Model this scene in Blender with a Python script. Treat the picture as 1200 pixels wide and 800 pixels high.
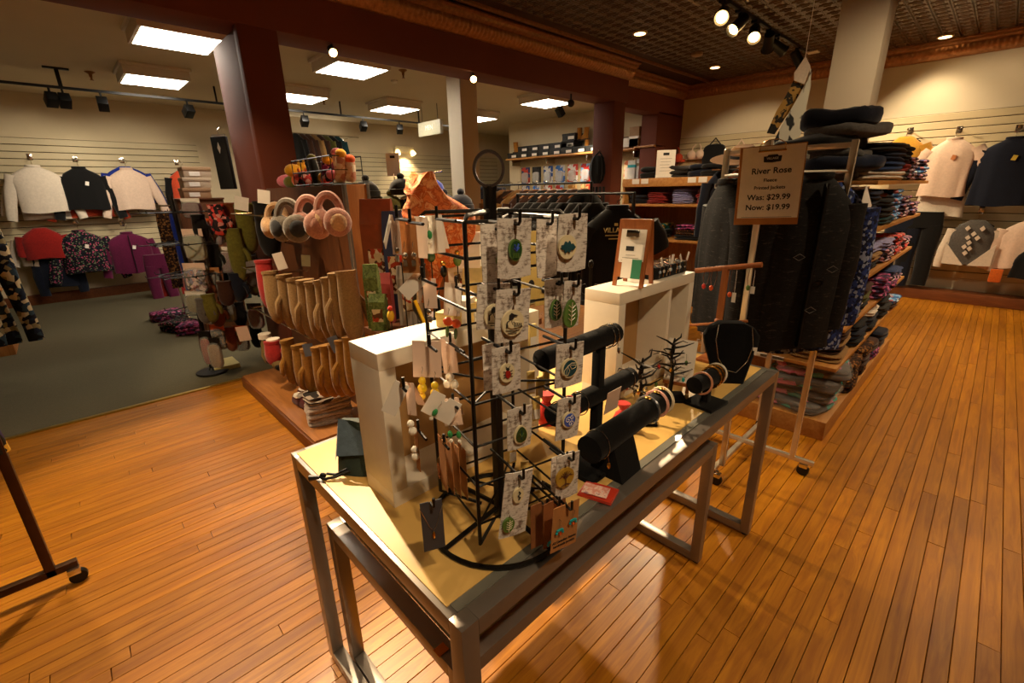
import bpy, bmesh, math, random
from math import sin, cos, pi, radians, sqrt, hypot
from mathutils import Vector, Matrix, noise

for o in list(bpy.data.objects): bpy.data.objects.remove(o, do_unlink=True)
scene = bpy.context.scene
COL = scene.collection

# ---------------------------------------------------------------- camera
YAW, PITCH, ROLL, FPX, CAMH = radians(46.2), radians(18.3), radians(-1.1), 533.0, 1.6
_f = Vector((-sin(YAW)*cos(PITCH), cos(YAW)*cos(PITCH), -sin(PITCH)))
_r = _f.cross(Vector((0, 0, 1))).normalized()
_u = _r.cross(_f)
CR = _r*cos(ROLL) + _u*sin(ROLL)
CU = -_r*sin(ROLL) + _u*cos(ROLL)
CF = _f
CAM = Vector((0, 0, CAMH))
cam_data = bpy.data.cameras.new('camera')
cam_data.sensor_width = 36.0
cam_data.lens = FPX/1200.0*36.0
cam_data.clip_start = 0.05
cam = bpy.data.objects.new('camera', cam_data)
cam.matrix_world = Matrix(((CR.x, CU.x, -CF.x, CAM.x), (CR.y, CU.y, -CF.y, CAM.y), (CR.z, CU.z, -CF.z, CAM.z), (0, 0, 0, 1)))
COL.objects.link(cam)
scene.camera = cam

# ---------------------------------------------------------------- world and view
world = bpy.data.worlds.new('world')
scene.world = world
world.use_nodes = True
world.node_tree.nodes['Background'].inputs[0].default_value = (1.0, 0.72, 0.45, 1)
world.node_tree.nodes['Background'].inputs[1].default_value = 0.02
vs = scene.view_settings
vs.view_transform = 'Standard'
vs.look = 'None'
vs.gamma = 1.0
vs.use_curve_mapping = False
vs.exposure = 0.38

WARM = (1.0, 0.75, 0.46)
NEUT = (1.0, 0.87, 0.66)
SPOT_POWER = 1.0

# ---------------------------------------------------------------- pixel helpers (photo taken as 1200 x 800)
def ray(x, y): return CR*((x-600)/FPX) + CU*(-(y-400)/FPX) + CF
def at_z(x, y, z): d = ray(x, y); return CAM + d*((z-CAMH)/d.z)
def at_x(x, y, X): d = ray(x, y); return CAM + d*(X/d.x)
def at_y(x, y, Y): d = ray(x, y); return CAM + d*(Y/d.y)
def at_v(x, y, X, Y):
    d = ray(x, y); t = (d.x*X + d.y*Y)/(d.x**2 + d.y**2); return CAM + d*t
def at_d(x, y, dist):
    d = ray(x, y); return CAM + d*dist          # dist is depth along the view axis
def project(p):
    c = Vector(p) - CAM; w = c.dot(CF)
    return 600 + FPX*c.dot(CR)/w, 400 - FPX*c.dot(CU)/w, w

# ---------------------------------------------------------------- materials
def lin(h):
    if not isinstance(h, str): return tuple(h)[:3]
    h = h.lstrip('#'); out = []
    for i in (0, 2, 4):
        c = int(h[i:i+2], 16)/255
        out.append(c/12.92 if c <= 0.04045 else ((c+0.055)/1.055)**2.4)
    return tuple(out)
_mats = {}
def _new(name):
    m = bpy.data.materials.new(name); m.use_nodes = True
    nt = m.node_tree
    return m, nt, nt.nodes['Principled BSDF']
def _coord(nt, scale=(1, 1, 1), rot=(0, 0, 0), mode='Object'):
    tc = nt.nodes.new('ShaderNodeTexCoord'); mp = nt.nodes.new('ShaderNodeMapping')
    mp.inputs['Scale'].default_value = scale; mp.inputs['Rotation'].default_value = rot
    nt.links.new(tc.outputs[mode], mp.inputs[0]); return mp.outputs[0]
def _ramp(nt, fac, stops, interp='LINEAR'):
    r = nt.nodes.new('ShaderNodeValToRGB'); cr = r.color_ramp; cr.interpolation = interp
    while len(cr.elements) > 1: cr.elements.remove(cr.elements[-1])
    cr.elements[0].position = stops[0][0]; cr.elements[0].color = (*lin(stops[0][1]), 1)
    for p, c in stops[1:]:
        e = cr.elements.new(p); e.color = (*lin(c), 1)
    nt.links.new(fac, r.inputs[0]); return r.outputs[0]
def _noise(nt, vec, scale, detail=3, rough=.55, dist=0.0):
    n = nt.nodes.new('ShaderNodeTexNoise'); n.inputs['Scale'].default_value = scale
    n.inputs['Detail'].default_value = detail; n.inputs['Roughness'].default_value = rough
    n.inputs['Distortion'].default_value = dist
    nt.links.new(vec, n.inputs['Vector']); return n.outputs[0]
def _bump(nt, fac, bsdf, strength=.3, dist=.01):
    b = nt.nodes.new('ShaderNodeBump'); b.inputs['Strength'].default_value = strength; b.inputs['Distance'].default_value = dist
    nt.links.new(fac, b.inputs['Height']); nt.links.new(b.outputs[0], bsdf.inputs['Normal'])
def _perobj(nt, colout, amount=.25):
    oi = nt.nodes.new('ShaderNodeObjectInfo'); mr = nt.nodes.new('ShaderNodeMapRange')
    mr.inputs['To Min'].default_value = 1-amount; mr.inputs['To Max'].default_value = 1+amount*.7
    nt.links.new(oi.outputs['Random'], mr.inputs[0])
    mx = nt.nodes.new('ShaderNodeVectorMath'); mx.operation = 'MULTIPLY'
    cmb = nt.nodes.new('ShaderNodeCombineXYZ')
    for i in range(3): nt.links.new(mr.outputs[0], cmb.inputs[i])
    nt.links.new(colout, mx.inputs[0]); nt.links.new(cmb.outputs[0], mx.inputs[1])
    return mx.outputs[0]
def plain(name, col, rough=.5, metal=0.0, var=.12, scale=30, bump=0.0, spec=.5, coat=0.0, trans=0.0, alpha=1.0):
    if name in _mats: return _mats[name]
    m, nt, b = _new(name); c = lin(col)
    n = _noise(nt, _coord(nt), scale, 3)
    o = _ramp(nt, n, [(.25, tuple(max(0, x*(1-var)) for x in c)), (.75, tuple(min(1, x*(1+var)) for x in c))])
    nt.links.new(o, b.inputs['Base Color'])
    b.inputs['Roughness'].default_value = rough; b.inputs['Metallic'].default_value = metal
    b.inputs['Specular IOR Level'].default_value = spec
    b.inputs['Coat Weight'].default_value = coat
    b.inputs['Transmission Weight'].default_value = trans
    b.inputs['Alpha'].default_value = alpha
    if bump: _bump(nt, n, b, bump, .005)
    _mats[name] = m; return m
def fabric(name, col, var=.25, scale=60, rough=.9, bump=.25, sheen=.2):
    if name in _mats: return _mats[name]
    m, nt, b = _new(name); c = lin(col); v = _coord(nt)
    n = _noise(nt, v, scale, 4, .65)
    o = _ramp(nt, n, [(.3, tuple(x*(1-var) for x in c)), (.7, tuple(min(1, x*(1+var)) for x in c))])
    nt.links.new(o, b.inputs['Base Color'])
    b.inputs['Roughness'].default_value = rough; b.inputs['Specular IOR Level'].default_value = .2
    b.inputs['Sheen Weight'].default_value = sheen
    _bump(nt, n, b, bump, .004)
    _mats[name] = m; return m
def printed(name, cols, scale=18, rough=.85, stretch=(1, 1, 1), dist=.0, kind='voronoi'):
    """patterned cloth or packaging: flat print in the given colours"""
    if name in _mats: return _mats[name]
    m, nt, b = _new(name); v = _coord(nt, stretch)
    if kind == 'voronoi':
        t = nt.nodes.new('ShaderNodeTexVoronoi'); t.inputs['Scale'].default_value = scale
        nt.links.new(v, t.inputs['Vector'])
        sp = nt.nodes.new('ShaderNodeSeparateColor'); nt.links.new(t.outputs['Color'], sp.inputs[0]); fac = sp.outputs[0]
    else:
        fac = _noise(nt, v, scale, 3, .6, dist)
    k = len(cols)
    if kind == 'voronoi': stops = [(i/k, c) for i, c in enumerate(cols)]
    else: stops = [(.32 + .36*i/max(1, k-1), c) for i, c in enumerate(cols)]
    o = _ramp(nt, fac, stops, 'CONSTANT' if kind == 'voronoi' else 'LINEAR')
    nt.links.new(o, b.inputs['Base Color']); b.inputs['Roughness'].default_value = rough
    b.inputs['Specular IOR Level'].default_value = .25
    n2 = _noise(nt, _coord(nt), 70, 3); _bump(nt, n2, b, .2, .004)
    _mats[name] = m; return m
def wood(name, c1, c2, axis='y', scale=6, rough=.35, perobj=0.0, coat=0.0, bump=.05):
    if name in _mats: return _mats[name]
    m, nt, b = _new(name)
    st = {'x': (.12, 1, 1), 'y': (1, .12, 1), 'z': (1, 1, .12)}[axis]
    v = _coord(nt, st)
    if perobj:
        oi = nt.nodes.new('ShaderNodeObjectInfo'); ad = nt.nodes.new('ShaderNodeVectorMath'); ad.operation = 'ADD'
        mu = nt.nodes.new('ShaderNodeMath'); mu.operation = 'MULTIPLY'; mu.inputs[1].default_value = 37.0
        nt.links.new(oi.outputs['Random'], mu.inputs[0]); nt.links.new(v, ad.inputs[0]); nt.links.new(mu.outputs[0], ad.inputs[1]); v = ad.outputs[0]
    n = _noise(nt, v, scale*6, 5, .6, 1.2)
    o = _ramp(nt, n, [(.3, c1), (.68, c2)])
    if perobj: o = _perobj(nt, o, perobj)
    nt.links.new(o, b.inputs['Base Color']); b.inputs['Roughness'].default_value = rough
    b.inputs['Coat Weight'].default_value = coat; b.inputs['Coat Roughness'].default_value = .25
    _bump(nt, n, b, bump, .002)
    _mats[name] = m; return m
def emit(name, col, strength):
    if name in _mats: return _mats[name]
    m, nt, b = _new(name)
    b.inputs['Base Color'].default_value = (*lin(col), 1)
    b.inputs['Emission Color'].default_value = (*lin(col), 1); b.inputs['Emission Strength'].default_value = strength
    _mats[name] = m; return m
def clear(name, col='#ffffff', alpha=.3, rough=.08):
    if name in _mats: return _mats[name]
    m, nt, b = _new(name)
    n = _noise(nt, _coord(nt), 40, 2)
    o = _ramp(nt, n, [(.3, tuple(x*.9 for x in lin(col))), (.7, lin(col))])
    nt.links.new(o, b.inputs['Base Color'])
    b.inputs['Roughness'].default_value = rough; b.inputs['Alpha'].default_value = alpha
    _bump(nt, n, b, .5, .01)
    _mats[name] = m; return m

# ---------------------------------------------------------------- mesh builder
class B:
    def __init__(s, M=None): s.v = []; s.f = []; s.M = M or Matrix()
    def add(s, vs, fs):
        o = len(s.v); s.v += [tuple(s.M @ Vector(p)) for p in vs]; s.f += [tuple(i+o for i in f) for f in fs]; return s
    def box(s, x0, x1, y0, y1, z0, z1, bev=0.0):
        vs = [(x, y, z) for z in (z0, z1) for y in (y0, y1) for x in (x0, x1)]
        fs = [(0, 2, 3, 1), (4, 5, 7, 6), (0, 1, 5, 4), (2, 6, 7, 3), (0, 4, 6, 2), (1, 3, 7, 5)]
        if bev <= 0: return s.add(vs, fs)
        bm = bmesh.new(); bv = [bm.verts.new(p) for p in vs]
        for f in fs: bm.faces.new([bv[i] for i in f])
        bmesh.ops.bevel(bm, geom=bm.edges[:], offset=bev, segments=2, affect='EDGES', profile=.6)
        bm.verts.index_update()
        s.add([v.co[:] for v in bm.verts], [[v.index for v in f.verts] for f in bm.faces]); bm.free(); return s
    def cbox(s, c, sx, sy, sz, bev=0.0): return s.box(c[0]-sx/2, c[0]+sx/2, c[1]-sy/2, c[1]+sy/2, c[2]-sz/2, c[2]+sz/2, bev)
    def loft(s, rings, closed=True, caps=True):
        n = len(rings[0]); vs = [p for r in rings for p in r]; fs = []
        for i in range(len(rings)-1):
            for j in range(n if closed else n-1):
                k = (j+1) % n
                fs.append((i*n+j, i*n+k, (i+1)*n+k, (i+1)*n+j))
        if caps and closed:
            fs.append(tuple(range(n-1, -1, -1))); fs.append(tuple((len(rings)-1)*n+j for j in range(n)))
        return s.add(vs, fs)
    def tube(s, pts, r, n=6, closed=False, sq=False):
        pts = [Vector(p) for p in pts]; m = len(pts); rings = []
        rr = r if isinstance(r, (list, tuple)) else [r]*m
        up = None
        for i, p in enumerate(pts):
            if closed: d = pts[(i+1) % m] - pts[i-1]
            else: d = pts[min(i+1, m-1)] - pts[max(i-1, 0)]
            d = d.normalized() if d.length > 1e-9 else Vector((0, 0, 1))
            if up is None: up = d.cross(Vector((0, 0, 1)) if abs(d.z) < .9 else Vector((1, 0, 0))).normalized()
            up = (up - d*up.dot(d)); up = up.normalized() if up.length > 1e-6 else d.orthogonal().normalized()
            w = d.cross(up)
            off = pi/4 if sq else 0
            rings.append([p + (up*cos(off+2*pi*j/n) + w*sin(off+2*pi*j/n))*rr[i] for j in range(n)])
        if closed: rings.append(rings[0])
        return s.loft(rings, True, not closed)
    def bar(s, a, b, w):                       # square bar
        return s.tube([a, b], w*.7071, 4, sq=True)
    def lathe(s, prof, n=16, c=(0, 0, 0)):
        rings = [[(c[0]+r*cos(2*pi*j/n), c[1]+r*sin(2*pi*j/n), c[2]+z) for j in range(n)] for r, z in prof]
        return s.loft(rings)
    def ell(s, c, rx, ry, rz, u=10, v=6, p=1.0):
        rings = []
        for i in range(v+1):
            t = -pi/2 + pi*i/v; rings.append([])
            ct = max(cos(t), .02)
            for j in range(u):
                a = 2*pi*j/u
                q = lambda t_: math.copysign(abs(t_)**p, t_)
                rings[-1].append((c[0]+rx*q(ct)*q(cos(a)), c[1]+ry*q(ct)*q(sin(a)), c[2]+rz*q(sin(t))))
        return s.loft(rings)
    def plate(s, poly, z0, z1):
        n = len(poly); vs = [(x, y, z0) for x, y in poly] + [(x, y, z1) for x, y in poly]
        fs = [tuple(range(n-1, -1, -1)), tuple(range(n, 2*n))] + [(i, (i+1) % n, n+(i+1) % n, n+i) for i in range(n)]
        return s.add(vs, fs)
    def plate_xz(s, poly, y0, y1):             # poly in x,z; thickness along y
        n = len(poly); vs = [(x, y0, z) for x, z in poly] + [(x, y1, z) for x, z in poly]
        fs = [tuple(range(n)), tuple(range(2*n-1, n-1, -1))] + [(i, n+i, n+(i+1) % n, (i+1) % n) for i in range(n)]
        return s.add(vs, fs)
    def mesh(s, name, mat, smooth=True, ang=40):
        me = bpy.data.meshes.new(name); me.from_pydata(s.v, [], s.f)
        me.update()
        if smooth:
            me.polygons.foreach_set('use_smooth', [True]*len(me.polygons))
            me.set_sharp_from_angle(angle=radians(ang))
        me.materials.append(mat); return me
    def obj(s, name, mat, parent=None, smooth=True, ang=40):
        return link(name, s.mesh(name, mat, smooth, ang), parent)
def link(name, me, parent=None, loc=None, rot=None):
    o = bpy.data.objects.new(name, me); COL.objects.link(o)
    if parent is not None: o.parent = parent
    if loc is not None: o.location = loc
    if rot is not None: o.rotation_euler = rot
    return o
def tag(o, label, cat, group=None):
    o['label'] = label; o['category'] = cat
    if group: o['group'] = group
    return o
def thing(name, label, cat, loc=(0, 0, 0), rz=0.0, group=None, rx=0.0, ry=0.0):
    o = bpy.data.objects.new(name, None); COL.objects.link(o)
    o.empty_display_size = .05; o.location = loc; o.rotation_euler = (rx, ry, rz)
    return tag(o, label, cat, group)
def struct(o): o['kind'] = 'structure'; return o
def stuff(o): o['kind'] = 'stuff'; return o
def copy_thing(src, loc, rz=None, label=None, group=None, rot=None):
    r = src.copy(); COL.objects.link(r); r.location = loc
    if rz is not None: r.rotation_euler = (0, 0, rz)
    if rot is not None: r.rotation_euler = rot
    if label: r['label'] = label
    if group: r['group'] = group
    for ch in src.children:
        c = ch.copy(); COL.objects.link(c); c.parent = r
        for g in ch.children:
            d = g.copy(); COL.objects.link(d); d.parent = c
    return r
def text_mesh(txt, size, mat, parent=None, M=None, name='lettering', align='CENTER', bold=0.0, depth=.0004):
    cu = bpy.data.curves.new('t', 'FONT'); cu.body = txt; cu.size = size; cu.align_x = align; cu.align_y = 'CENTER'
    cu.extrude = depth; cu.offset = bold; cu.resolution_u = 3
    t = bpy.data.objects.new('t', cu); COL.objects.link(t)
    dg = bpy.context.evaluated_depsgraph_get()
    me = bpy.data.meshes.new_from_object(t.evaluated_get(dg))
    bpy.data.objects.remove(t, do_unlink=True); bpy.data.curves.remove(cu)
    me.materials.clear(); me.materials.append(mat)
    if M is not None: me.transform(M)
    return link(name, me, parent)
def face_yaw(p, towards=(0, 0)):               # rotation about z so that local -y faces 'towards'
    return math.atan2(towards[1]-p[1], towards[0]-p[0]) + pi/2
def spot(name, loc, target, power, size_deg=60, blend=.5, col=WARM, radius=.03, parent=None):
    l = bpy.data.lights.new(name, 'SPOT'); l.energy = power*SPOT_POWER; l.color = col
    l.spot_size = radians(size_deg); l.spot_blend = blend; l.shadow_soft_size = radius
    o = bpy.data.objects.new(name, l); COL.objects.link(o)
    d = Vector(target) - Vector(loc)
    o.rotation_euler = d.to_track_quat('-Z', 'Y').to_euler(); o.location = loc
    if parent is not None:
        o.parent = parent; o.matrix_parent_inverse = Matrix.LocRotScale(parent.location, parent.rotation_euler, parent.scale).inverted()
    return o
def rnd(seed): return random.Random(seed)
# ================================================================ THE SETTING
ZC = 3.37                     # pressed-metal ceiling of the shop floor
ZS = 3.13                     # plain ceiling of the side room
XB, XB2 = -4.37, -4.60        # front faces of the beam, near and far section
YW = 9.05                     # back wall

M_plank = wood('floor_plank_wood', '#965609', '#c07d15', 'y', 5, rough=.40, perobj=.18, coat=.06)
M_plank2 = wood('floor_plank_wood_far', '#925409', '#b97814', 'y', 5, rough=.40, coat=.06)
M_gap = plain('floor_joint_dark', '#3a1d08', .8)
M_carpet = fabric('carpet_grey_green', '#5f5843', .22, 160, 1.0, .6, 0)
M_cream = plain('cream_wall_paint', '#cbba98', .75, var=.04, scale=3)
M_cream2 = plain('warm_white_wall_paint', '#cfc3a8', .75, var=.04, scale=3)
M_slat = plain('cream_slat_board', '#c4b48f', .55, var=.05, scale=4)
M_red = plain('oxblood_paint', '#6b3019', .75, var=.08, scale=3)
M_tin = plain('bronze_pressed_tin', '#57422c', .34, .55, .25, 9)
M_tinpl = plain('bronze_painted_ceiling', '#3a2717', .45, .4, .2, 5)
M_corn = plain('bronze_cornice', '#a07048', .34, .6, .35, 25, .3)
M_sceil = plain('side_room_ceiling_paint', '#cfbf9f', .9, var=.03, scale=2)
M_base = wood('brown_base_wood', '#5d3116', '#7d4520', 'x', 4, .45)
M_brass = plain('threshold_brass', '#b59a4c', .35, .8)
M_col = plain('white_column_paint', '#cbbfa8', .6, var=.03, scale=3)

# floor: joists of dark joint under single planks
floor = struct(B().box(XB2+.05, 4.2, -4.2, YW, -.06, -.012).obj('floor', M_gap))
PW, PX0 = .0615, .0949
R = rnd(11)
planks = []
k0, k1 = int(math.floor((XB2+.08-PX0)/PW)), int((4.2-PX0)/PW)
for k in range(k0, k1):
    y = -4.2 - R.random()*1.2
    while y < YW:
        L = R.choice((.7, 1.0, 1.4, 1.8, 2.2, 2.6)) * R.uniform(.85, 1.15)
        planks.append((PX0+k*PW, max(y, -4.2), min(y+L, YW))); y += L
def _area(pl):
    x, ya, yb = pl
    mx, my = x+PW/2, (ya+yb)/2
    if (Vector((mx, my, 0))-CAM).dot(CF) < .3: return 0
    pts = []
    for yy in (ya, (ya+yb)/2, yb):
        p = Vector((mx, yy, 0))
        if (p-CAM).dot(CF) < .25: continue
        a = project((x, yy, 0)); b = project((x+PW, yy, 0)); pts.append((a, b))
    if len(pts) < 2: return 0
    ar = 0
    for (a, b), (c, d) in zip(pts, pts[1:]):
        cx = (a[0]+b[0]+c[0]+d[0])/4; cy = (a[1]+b[1]+c[1]+d[1])/4
        if -15 < cx < 1215 and cy < 815:
            ar += abs((c[0]-a[0])*(b[1]-a[1]) - (c[1]-a[1])*(b[0]-a[0]))
    return ar
def _hidden(pl):                                    # under the gondola and table bases nothing shows
    x, ya, yb = pl; return -1.6 < x < -.56 and ya > 3.4 and yb < 7.6
planks.sort(key=lambda p: -(0 if _hidden(p) else _area(p)))
G = .0012
plank_meshes = {}
for i, (x, ya, yb) in enumerate(planks[:300]):
    L = round((yb-ya)/.05)*.05
    if L not in plank_meshes:
        b = B(); w = PW-2*G
        b.loft([[(0, 0, -.012), (0, 0, -.0012), (.0012, .0012, 0), (w-.0012, .0012, 0), (w, 0, -.0012), (w, 0, -.012)],
                [(0, 1, -.012), (0, 1, -.0012), (.0012, .999, 0), (w-.0012, .999, 0), (w, 1, -.0012), (w, 1, -.012)]])
        plank_meshes[L] = b.mesh('plank', M_plank, False)
    o = link('plank', plank_meshes[L], floor, (x+G, ya+.0008, R.uniform(-.0006, 0)))
    o.scale = (1, yb-ya-.0016, 1)
bp = B()
for x, ya, yb in planks[300:]:
    bp.box(x+G, x+PW-G, ya+.0008, yb-.0008, -.012, R.uniform(-.0006, 0))
stuff(bp.obj('planks', M_plank2, floor, False))

carpet = struct(B().box(-10.6, XB2+.07, -4.2, 10.4, -.05, .004).obj('floor_carpet', M_carpet))
struct(B().box(XB2+.045, XB2+.085, -4.2, YW, 0, .011, .003).obj('trim_1', M_brass))

# ceilings
ceiling = struct(B().box(XB-.3, 4.2, -4.2, YW+.2, ZC+.012, ZC+.12).obj('ceiling', M_tinpl))
SQ, NP = .1625, 4
bt = B()
for i in range(NP):
    for j in range(NP):
        x0, y0 = i*SQ, j*SQ; cx, cy = x0+SQ/2, y0+SQ/2
        def ring(h, z, n=4): return [(cx-h, cy-h, z), (cx-h, cy+h, z), (cx+h, cy+h, z), (cx+h, cy-h, z)]
        H2 = SQ/2
        bt.loft([ring(H2, 0), ring(H2-.008, -.011), ring(H2-.016, -.011), ring(H2-.024, -.002), ring(H2-.04, -.002), ring(H2-.05, -.010), ring(.012, -.004)], True, False)
        bt.add(ring(.012, -.004), [(0, 1, 2, 3)])
tin_mesh = bt.mesh('tin_panel', M_tin, False)
PX = -.652 - SQ*20
for i in range(-1, 10):
    for j in range(-1, 13):
        x0, y0 = PX + i*SQ*NP, 1.05 + j*SQ*NP
        if y0+SQ*NP > YW-.1 or x0 < XB+.4 or x0 > 1.6: continue
        link('tin_panel', tin_mesh, ceiling, (x0, y0, ZC+.011))
struct(B().box(-10.6, XB-.38, -4.2, 10.4, ZS, ZS+.1).obj('ceiling_side_room', M_sceil))

# beam wall between the shop floor and the side room
wl = struct(B().box(XB-.38, XB, -4.2, 6.78, 2.86, ZC+.05, .012).obj('wall_left', M_red))
def lpart(name, *a): return B().box(*a, .008).obj(name, M_red, wl)
lpart('beam', XB2-.3, XB2, 6.70, YW+.1, 2.86, ZC+.05)
lpart('pier', -5.22, XB-.06, 1.36, 1.61, 0, 2.862)
lpart('post', XB-.10, XB-.003, 1.33, 1.63, 0, 2.862)
lpart('post', XB-.377, XB-.003, 6.42, 6.72, 0, 2.862)
lpart('post', XB2-.32, XB2, 8.12, YW, 0, 2.9)

# cornices with a scalloped leaf roll
def cornice(name, a, b, nrm, z0, n_per=.055):
    a, b, nrm = Vector(a), Vector(b), Vector(nrm)
    L = (b-a).length; d = (b-a)/L; N = max(2, int(L/n_per)*4); rings = []
    for i in range(N+1):
        t = i/N; p = a + d*L*t; s = abs(sin(pi*L*t/n_per))
        w = [(0, 0), (.018, 0), (.03, .012), (.052+.012*s, .03), (.085+.016*s, .06), (.10+.012*s, .10), (.105, .13), (.15, .15), (.155, .175), (.20, .185), (.20, .20), (0, .20)]
        rings.append([p + nrm*x + Vector((0, 0, z0+z)) for x, z in w])
    return struct(B().loft(rings).obj(name, M_corn, None, True, 50))
cornice('trim_2', (XB, -1.0, 0), (XB, 6.78, 0), (1, 0, 0), 3.17)
cornice('trim_3', (XB2, 6.78, 0), (XB2, YW, 0), (1, 0, 0), 3.17)
cornice('trim_4', (XB2, YW, 0), (4.2, YW, 0), (0, -1, 0), 3.17)
xm = at_z(600, 19, ZC).x
struct(B().box(xm-.02, xm+.02, -1, YW-.2, ZC-.02, ZC+.03, .008).obj('trim_5', M_corn))

# back wall with slat boards
wb = struct(B().box(XB2-.1, 4.2, YW, YW+.15, 0, ZC+.1).obj('wall_back', M_cream2))
def slats(parent, n, z0, pitch, a, b, axis, pos, mat):
    me = None
    for i in range(n):
        z = z0 + i*pitch; bb = B()
        if axis == 'x': bb.loft([[(x, pos, z+.004), (x, pos-.016, z+.004), (x, pos-.018, z+.008), (x, pos-.018, z+pitch-.012), (x, pos-.012, z+pitch-.006), (x, pos, z+pitch-.006)] for x in (a, b)])
        else: bb.loft([[(pos, y, z+.004), (pos+.016, y, z+.004), (pos+.018, y, z+.008), (pos+.018, y, z+pitch-.012), (pos+.012, y, z+pitch-.006), (pos, y, z+pitch-.006)] for y in (a, b)])
        bb.obj('slat', mat, parent, False)
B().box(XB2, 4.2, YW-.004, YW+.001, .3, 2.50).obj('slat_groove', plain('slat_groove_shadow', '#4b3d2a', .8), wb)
slats(wb, 22, .30, .10, XB2, 4.2, 'x', YW-.004, M_slat)
B().box(XB2+.3, 4.2, YW-.30, YW-.004, 0, .14, .01).obj('plinth', M_base, wb)

# side room walls
wf = struct(B().box(-10.7, -10.5, -4.2, 10.4, 0, ZS).obj('wall_far', M_cream))
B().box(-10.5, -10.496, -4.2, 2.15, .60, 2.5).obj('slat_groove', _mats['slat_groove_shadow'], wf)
slats(wf, 19, .60, .10, -4.2, 2.15, 'y', -10.496, M_slat)
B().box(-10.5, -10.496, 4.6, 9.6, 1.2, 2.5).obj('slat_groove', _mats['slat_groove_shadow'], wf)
slats(wf, 13, 1.2, .10, 4.6, 9.6, 'y', -10.496, M_slat)
struct(B().box(-10.5, -10.42, -4.2, 10.2, 0, .16, .01).obj('baseboard_far', M_base))
struct(B().box(-8.75, XB2-.33, 8.42, 8.6, 0, ZS).obj('wall_shelf_side', M_cream))
struct(B().box(-10.6, -8.75, 10.2, 10.4, 0, ZS).obj('wall_recess', M_cream))
struct(B().box(-8.75, -8.6, 8.6, 10.3, 0, ZS).obj('wall_recess_side', M_cream))
# closing walls behind the camera
struct(B().box(4.2, 4.35, -4.2, YW+.15, 0, ZC+.1).obj('wall_right', M_cream2))
struct(B().box(-10.7, 4.35, -4.35, -4.2, 0, ZC+.1).obj('wall_front', M_cream2))

# columns
struct(B().box(-5.33, -5.05, 4.02, 4.30, 0, ZS, .01).obj('trim_6', M_col))
ca, cb = at_y(987, 0, 5.88), at_y(1044, 0, 5.88)
cd = at_x(1052, 0, cb.x)
struct(B().box(ca.x, cb.x, 5.88, max(cd.y, 6.2), 0, ZC+.02, .008).obj('trim_7', M_col))
# ================================================================ LAMPS
M_black = plain('black_metal', '#0d0c0b', .45, .3, .1)
M_fix = plain('fixture_housing_white', '#d8cfbc', .5, var=.03)
M_panel = emit('panel_diffuser_glow', '#fff1dc', 20.0)
M_lens = emit('spot_lens_glow', '#ffc878', 26.0)
M_lens2 = emit('downlight_glow', '#ffcf85', 9.0)
M_chrome = plain('chrome', '#d8d4cc', .12, 1.0, .03)
M_brz = plain('sprinkler_bronze', '#8a5a24', .4, .7)

PLAB = {0: 'square ceiling light panel beside the oxblood pier, on the side facing the shop floor', }
def panel(cx, cy, label):
    t = thing('ceiling_light', label, 'ceiling light', (cx, cy, ZS), 0, 'square panels on the side room ceiling')
    h = .36
    B().box(-h, h, -h, h, -.035, 0, .006).obj('ceiling_plate', M_fix, t)
    b = B(); h2 = .335
    b.loft([[(-h2, -h2, -.135), (-h2, h2, -.135), (h2, h2, -.135), (h2, -h2, -.135)], [(-h2, -h2, -.03), (-h2, h2, -.03), (h2, h2, -.03), (h2, -h2, -.03)]], True, False)
    b.loft([[(-h2, -h2, -.135), (-h2, h2, -.135), (h2, h2, -.135), (h2, -h2, -.135)], [(-.305, -.305, -.135), (-.305, .305, -.135), (.305, .305, -.135), (.305, -.305, -.135)]], True, False)
    b.obj('housing', M_fix, t, False)
    B().box(-.305, .305, -.305, .305, -.137, -.125).obj('diffuser', M_panel, t, False)
    return t
xr1, xr2 = -5.76, -7.84
for y, l in ((1.21, 'square ceiling light panel half hidden by the oxblood pier'), (2.95, 'square ceiling light panel above the basket of plush toys'),
             (6.45, 'square ceiling light panel above the shoe box shelf')):
    panel(xr1, y, l)
for y, l in ((1.30, 'square ceiling light panel over the row of fleece tops on the slat wall'), (3.10, 'square ceiling light panel just past the oxblood post, by the hanging brown garments'),
             (4.75, 'square ceiling light panel in front of the hanging pale sign'), (6.60, 'square ceiling light panel behind the cream pillar')):
    panel(xr2, y, l)

def sprinkler(x, y, z, label):
    t = thing('sprinkler_head', label, 'sprinkler', (x, y, z), 0, 'bronze sprinklers on the side room ceiling')
    B().lathe([(.055, 0), (.055, -.006), (.04, -.015), (.018, -.03), (.016, -.06)], 14).obj('escutcheon', M_brz, t)
    B().lathe([(.012, -.055), (.010, -.09), (.022, -.092), (.022, -.097)], 10).obj('deflector', M_brz, t)
for q, l in (((105, 84), 'bronze sprinkler beside the track lights on the side room ceiling'), ((219, 33), 'bronze sprinkler close to the light panel by the oxblood pier'),
             ((472, 82), 'bronze sprinkler beside a round smoke detector'), ((379, 115), 'bronze sprinkler beside the light panel by the brown garments'),
             ((621, 113), 'bronze sprinkler beside the light panel above the shoe boxes')):
    p = at_z(*q, ZS); sprinkler(p.x, p.y, ZS, l)
p = at_z(462, 94, ZS)
tag(B(Matrix.Translation(p)).lathe([(.05, 0), (.05, -.02), (.035, -.035)], 16).obj('smoke_detector', M_fix), 'round white smoke detector on the side room ceiling', 'smoke detector')

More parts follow.
